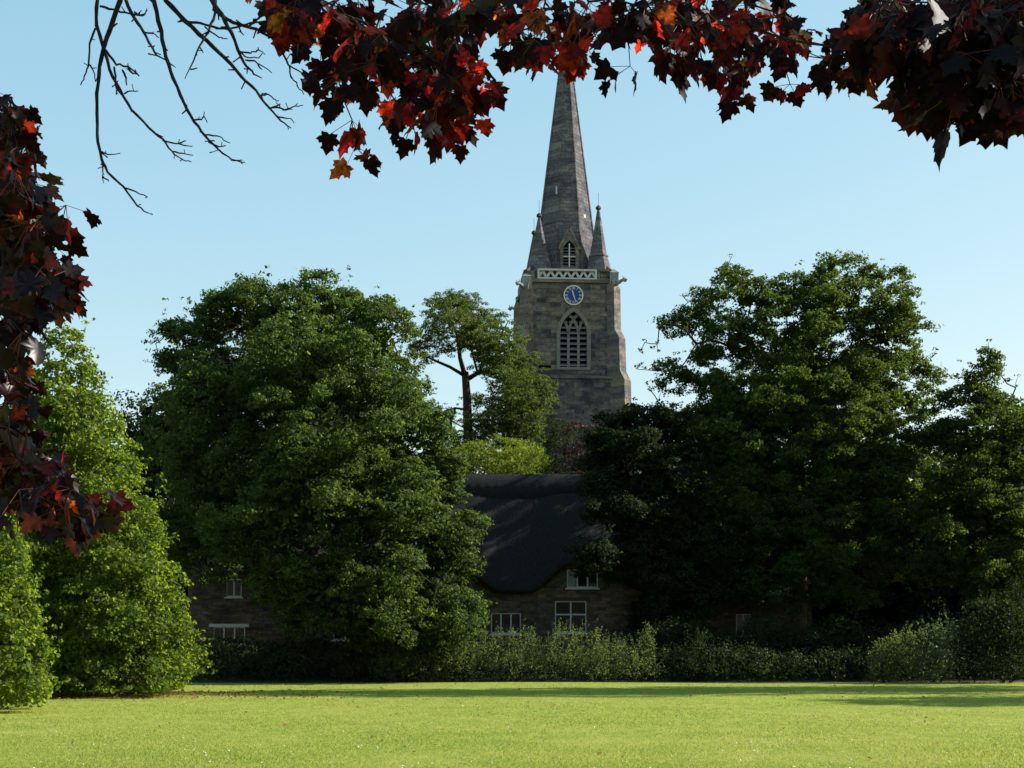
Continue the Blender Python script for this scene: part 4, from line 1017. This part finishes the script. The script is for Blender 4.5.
# ================================================================== BARE BRANCHES
def bare():
    k = .3125; rng = random.Random(9)
    b = (-5.2,8.2,0.); T = thing('bare_tree','bare leafless drooping branches against the sky at upper left','tree', b)
    MB().tube([Vector((0,0,0)),Vector((.05,0,1.8)),Vector((0,.1,3.6)),Vector((.1,0,5.2))],[.22,.17,.14,.1],10).build('trunk', M['bark'], T, True)
    o = Vector(b)
    lim = [Vector((-5.2,8.2,4.6)),Vector((-4.0,7.6,5.2)),Vector(P(60,-70,6.8)),Vector(P(140,-75,6.4)),Vector(P(220,-60,6.2)),Vector(P(300,-55,6.2))]
    MB().tube([p-o for p in lim],[.09,.06,.045,.035,.028,.02],8).build('limb', M['twig'], T, True)
    mains = [
     ([(400,-200),(385,0),(350,100),(330,160),(315,240),(310,330),(308,430),(325,510),(345,550),(395,600),(440,660),(475,682)],.011,[
        [(395,600),(430,612),(472,630)],[(325,510),(330,545),(330,578)],[(330,565),(347,580)],[(325,485),(345,495),(366,494)],[(345,100),(375,75)],[(338,160),(370,205),(410,212),(445,243)],[(392,225),(402,250),(405,272)],[(410,212),(424,235),(440,236)],[(365,215),(370,255),(372,302)],[(372,280),(392,306)]]),
     ([(300,-200),(310,0),(308,80),(325,140),(350,220),(385,290),(420,350),(480,410),(520,450),(550,485),(580,512),(612,518)],.009,[
        [(520,450),(560,458),(590,466),(616,468)],[(575,458),(595,450)],[(550,485),(585,492),(617,497)],[(398,300),(415,290),(442,291)],[(305,90),(285,140),(283,210),(272,245),(258,272)],[(284,205),(298,225),(306,262)],[(320,20),(360,30),(400,42),(440,48),(465,44)],[(408,325),(420,358)]]),
     ([(390,-180),(402,0),(430,60),(460,100),(485,150),(500,175),(530,192),(562,216)],.008,[[(430,45),(455,52),(465,40)],[(465,104),(490,108),(508,120)],[(488,150),(496,146)],[(475,172),(500,178)],[(430,38),(450,48)]]),
     ([(470,-200),(492,0),(515,100),(530,180),(555,250),(590,330),(620,390),(655,435),(700,480),(740,512),(784,520)],.010,[
        [(652,432),(695,435),(730,456)],[(618,384),(645,382),(652,370),(663,392)],[(668,455),(700,470),(722,466)],[(672,450),(688,452)],[(478,-5),(500,18)],[(740,512),(775,512)],[(592,335),(602,352)]]),
     ([(500,-190),(530,0),(590,65),(660,130),(720,185),(770,240),(820,290),(860,345),(900,385),(931,410)],.011,[
        [(835,305),(860,300),(875,318),(892,322)],[(868,345),(915,352),(945,340),(970,338)],[(885,370),(915,380),(932,380)],[(862,348),(895,335),(900,348)],[(600,70),(640,75),(700,90),(740,92),(800,75),(850,66),(882,58)],[(840,320),(838,298),(852,302)],[(905,352),(930,345)],[(765,235),(770,250)]]),
     ([(640,-180),(675,0),(710,50),(740,105),(770,180),(792,212),(812,238),(838,250)],.010,[
        [(765,165),(800,170),(825,160),(842,168)],[(785,192),(815,195),(830,205),(870,234)],[(755,150),(785,182),(828,186)],[(795,215),(790,236)],[(826,208),(838,222)],[(820,165),(826,152)]]),
     ([(690,-170),(688,30),(725,62),(760,75),(820,95),(870,120),(895,158),(925,208),(965,235),(1012,237)],.009,[
        [(925,208),(932,245),(955,275),(972,302)],[(872,122),(905,132),(940,152),(957,156)],[(965,235),(985,255),(1002,256)],[(860,115),(885,100),(905,94)],[(760,78),(780,112)],[(800,88),(790,75)]]),
     ([(700,-120),(688,42),(668,100),(640,150),(612,215),(592,252)],.007,[[(610,222),(632,218)],[(640,152),(650,170)],[(668,100),(640,118)],[(655,85),(700,120),(728,124)],[(690,92),(720,88),(735,100)]]),
    ]
    for j,(ml,r0,subs) in enumerate(mains):
        D0 = 6.2+.25*math.sin(j*2.1)
        dz = {}
        def W(p, t, off=0): return Vector(P(p[0]*k,p[1]*k, D0-.35*t+off))-o
        mb = MB(); n = len(ml)
        def fine(pts, off0=0., off1=0., t0=0, t1=1):
            out = []; m = len(pts)
            for i,(a,c) in enumerate(zip(pts,pts[1:])):
                st = 3
                for q in range(st):
                    u = q/st; g = (i+u)/(m-1); jx = rng.gauss(0,1.6) if (i or q) else 0
                    out.append(W((a[0]*(1-u)+c[0]*u+jx, a[1]*(1-u)+c[1]*u+rng.gauss(0,1.2)*(1 if (i or q) else 0)), t0+(t1-t0)*g, off0+(off1-off0)*g))
            out.append(W(pts[-1], t1, off1)); return out
        mp = fine(ml); m = len(mp); rad = [r0*(1-.80*i/(m-1))*(1+.22*abs(math.sin(i*1.7+j))) for i in range(m)]
        mb.tube(mp, rad, 6)
        for i in range(4, m-1, 2):     # short spurs and buds
            if rng.random() < .55:
                d = Vector((rng.uniform(-1,1),rng.uniform(-1,1),rng.uniform(-.8,.3))).normalized()*rng.uniform(.015,.045)
                mb.tube([mp[i], mp[i]+d*.6, mp[i]+d], [rad[i]*.6,rad[i]*.45,.003], 5)
        for s in subs:
            # nearest main point sets depth
            i0 = min(range(len(ml)), key=lambda i:(ml[i][0]-s[0][0])**2+(ml[i][1]-s[0][1])**2); t = i0/(n-1)
            ps = fine(s, 0, rng.uniform(-.12,.12), t, t); mm = len(ps)
            r1 = max(.0036, r0*(1-.8*t)*.62)
            mb.tube(ps, [r1*(1-.5*i/(mm-1))*(1+.2*abs(math.sin(i*2.3))) for i in range(mm)], 5)
            for i in range(2,mm,2):
                if rng.random() < .5:
                    d = Vector((rng.uniform(-1,1),rng.uniform(-1,1),rng.uniform(-.5,.8))).normalized()*rng.uniform(.01,.03)
                    mb.tube([ps[i], ps[i]+d], [r1*.6,.002], 4)
        mb.build('branch', M['twig'], T, True)
bare()

# ================================================================== LIGHT, SKY, CAMERA
w = bpy.data.worlds.new('World'); sc.world = w; w.use_nodes = True; nt = w.node_tree; nt.nodes.clear()
out = nt.nodes.new('ShaderNodeOutputWorld'); bgn = nt.nodes.new('ShaderNodeBackground'); sky = nt.nodes.new('ShaderNodeTexSky')
sky.sky_type = 'NISHITA'; sky.sun_disc = False; sky.sun_elevation = SUN_EL
sky.sun_rotation = math.atan2(SUN.x, SUN.y); sky.altitude = 50; sky.air_density = 1.0; sky.dust_density = .35; sky.ozone_density = .8
sp = nt.nodes.new('ShaderNodeSeparateColor'); cb = nt.nodes.new('ShaderNodeCombineColor'); nt.links.new(sky.outputs[0], sp.inputs[0])
for i,(c0,p,tn) in enumerate(((1.76,.80,1.10),(2.95,.50,1.18),(3.75,.35,.92))):   # clear pale summer sky: soften the horizon glow
    a = nt.nodes.new('ShaderNodeMath'); a.operation='MULTIPLY'; a.inputs[1].default_value = tn/c0; nt.links.new(sp.outputs[i], a.inputs[0])
    b = nt.nodes.new('ShaderNodeMath'); b.operation='POWER'; b.inputs[1].default_value = p; nt.links.new(a.outputs[0], b.inputs[0])
    c = nt.nodes.new('ShaderNodeMath'); c.operation='MULTIPLY'; c.inputs[1].default_value = c0; nt.links.new(b.outputs[0], c.inputs[0])
    nt.links.new(c.outputs[0], cb.inputs[i])
nt.links.new(cb.outputs[0], bgn.inputs[0]); bgn.inputs[1].default_value = .10; nt.links.new(bgn.outputs[0], out.inputs[0])
sl = bpy.data.lights.new('sun','SUN'); sl.energy = 4.2; sl.angle = R(.5); sl.color = (1,.95,.86)
so = bpy.data.objects.new('sun', sl); COL.objects.link(so); so.rotation_euler = (-SUN).to_track_quat('-Z','Y').to_euler(); so.location = (30,20,60)
cam = bpy.data.cameras.new('camera'); co = bpy.data.objects.new('camera', cam); COL.objects.link(co)
co.location = (0,0,CH); co.rotation_euler = (R(90),0,0); cam.sensor_width = 36; cam.lens = 36*F/1024; cam.shift_y = (HY-384)/1024
cam.clip_end = 6000; cam.clip_start = .05; sc.camera = co
sc.view_settings.view_transform = 'Standard'; sc.view_settings.look = 'None'; sc.view_settings.exposure = 1.2; sc.view_settings.gamma = 1
sc.view_settings.use_curve_mapping = False
sc.cycles.max_bounces = 6; sc.cycles.transmission_bounces = 4; sc.cycles.diffuse_bounces = 3
sc.render.resolution_x = 1024; sc.render.resolution_y = 768
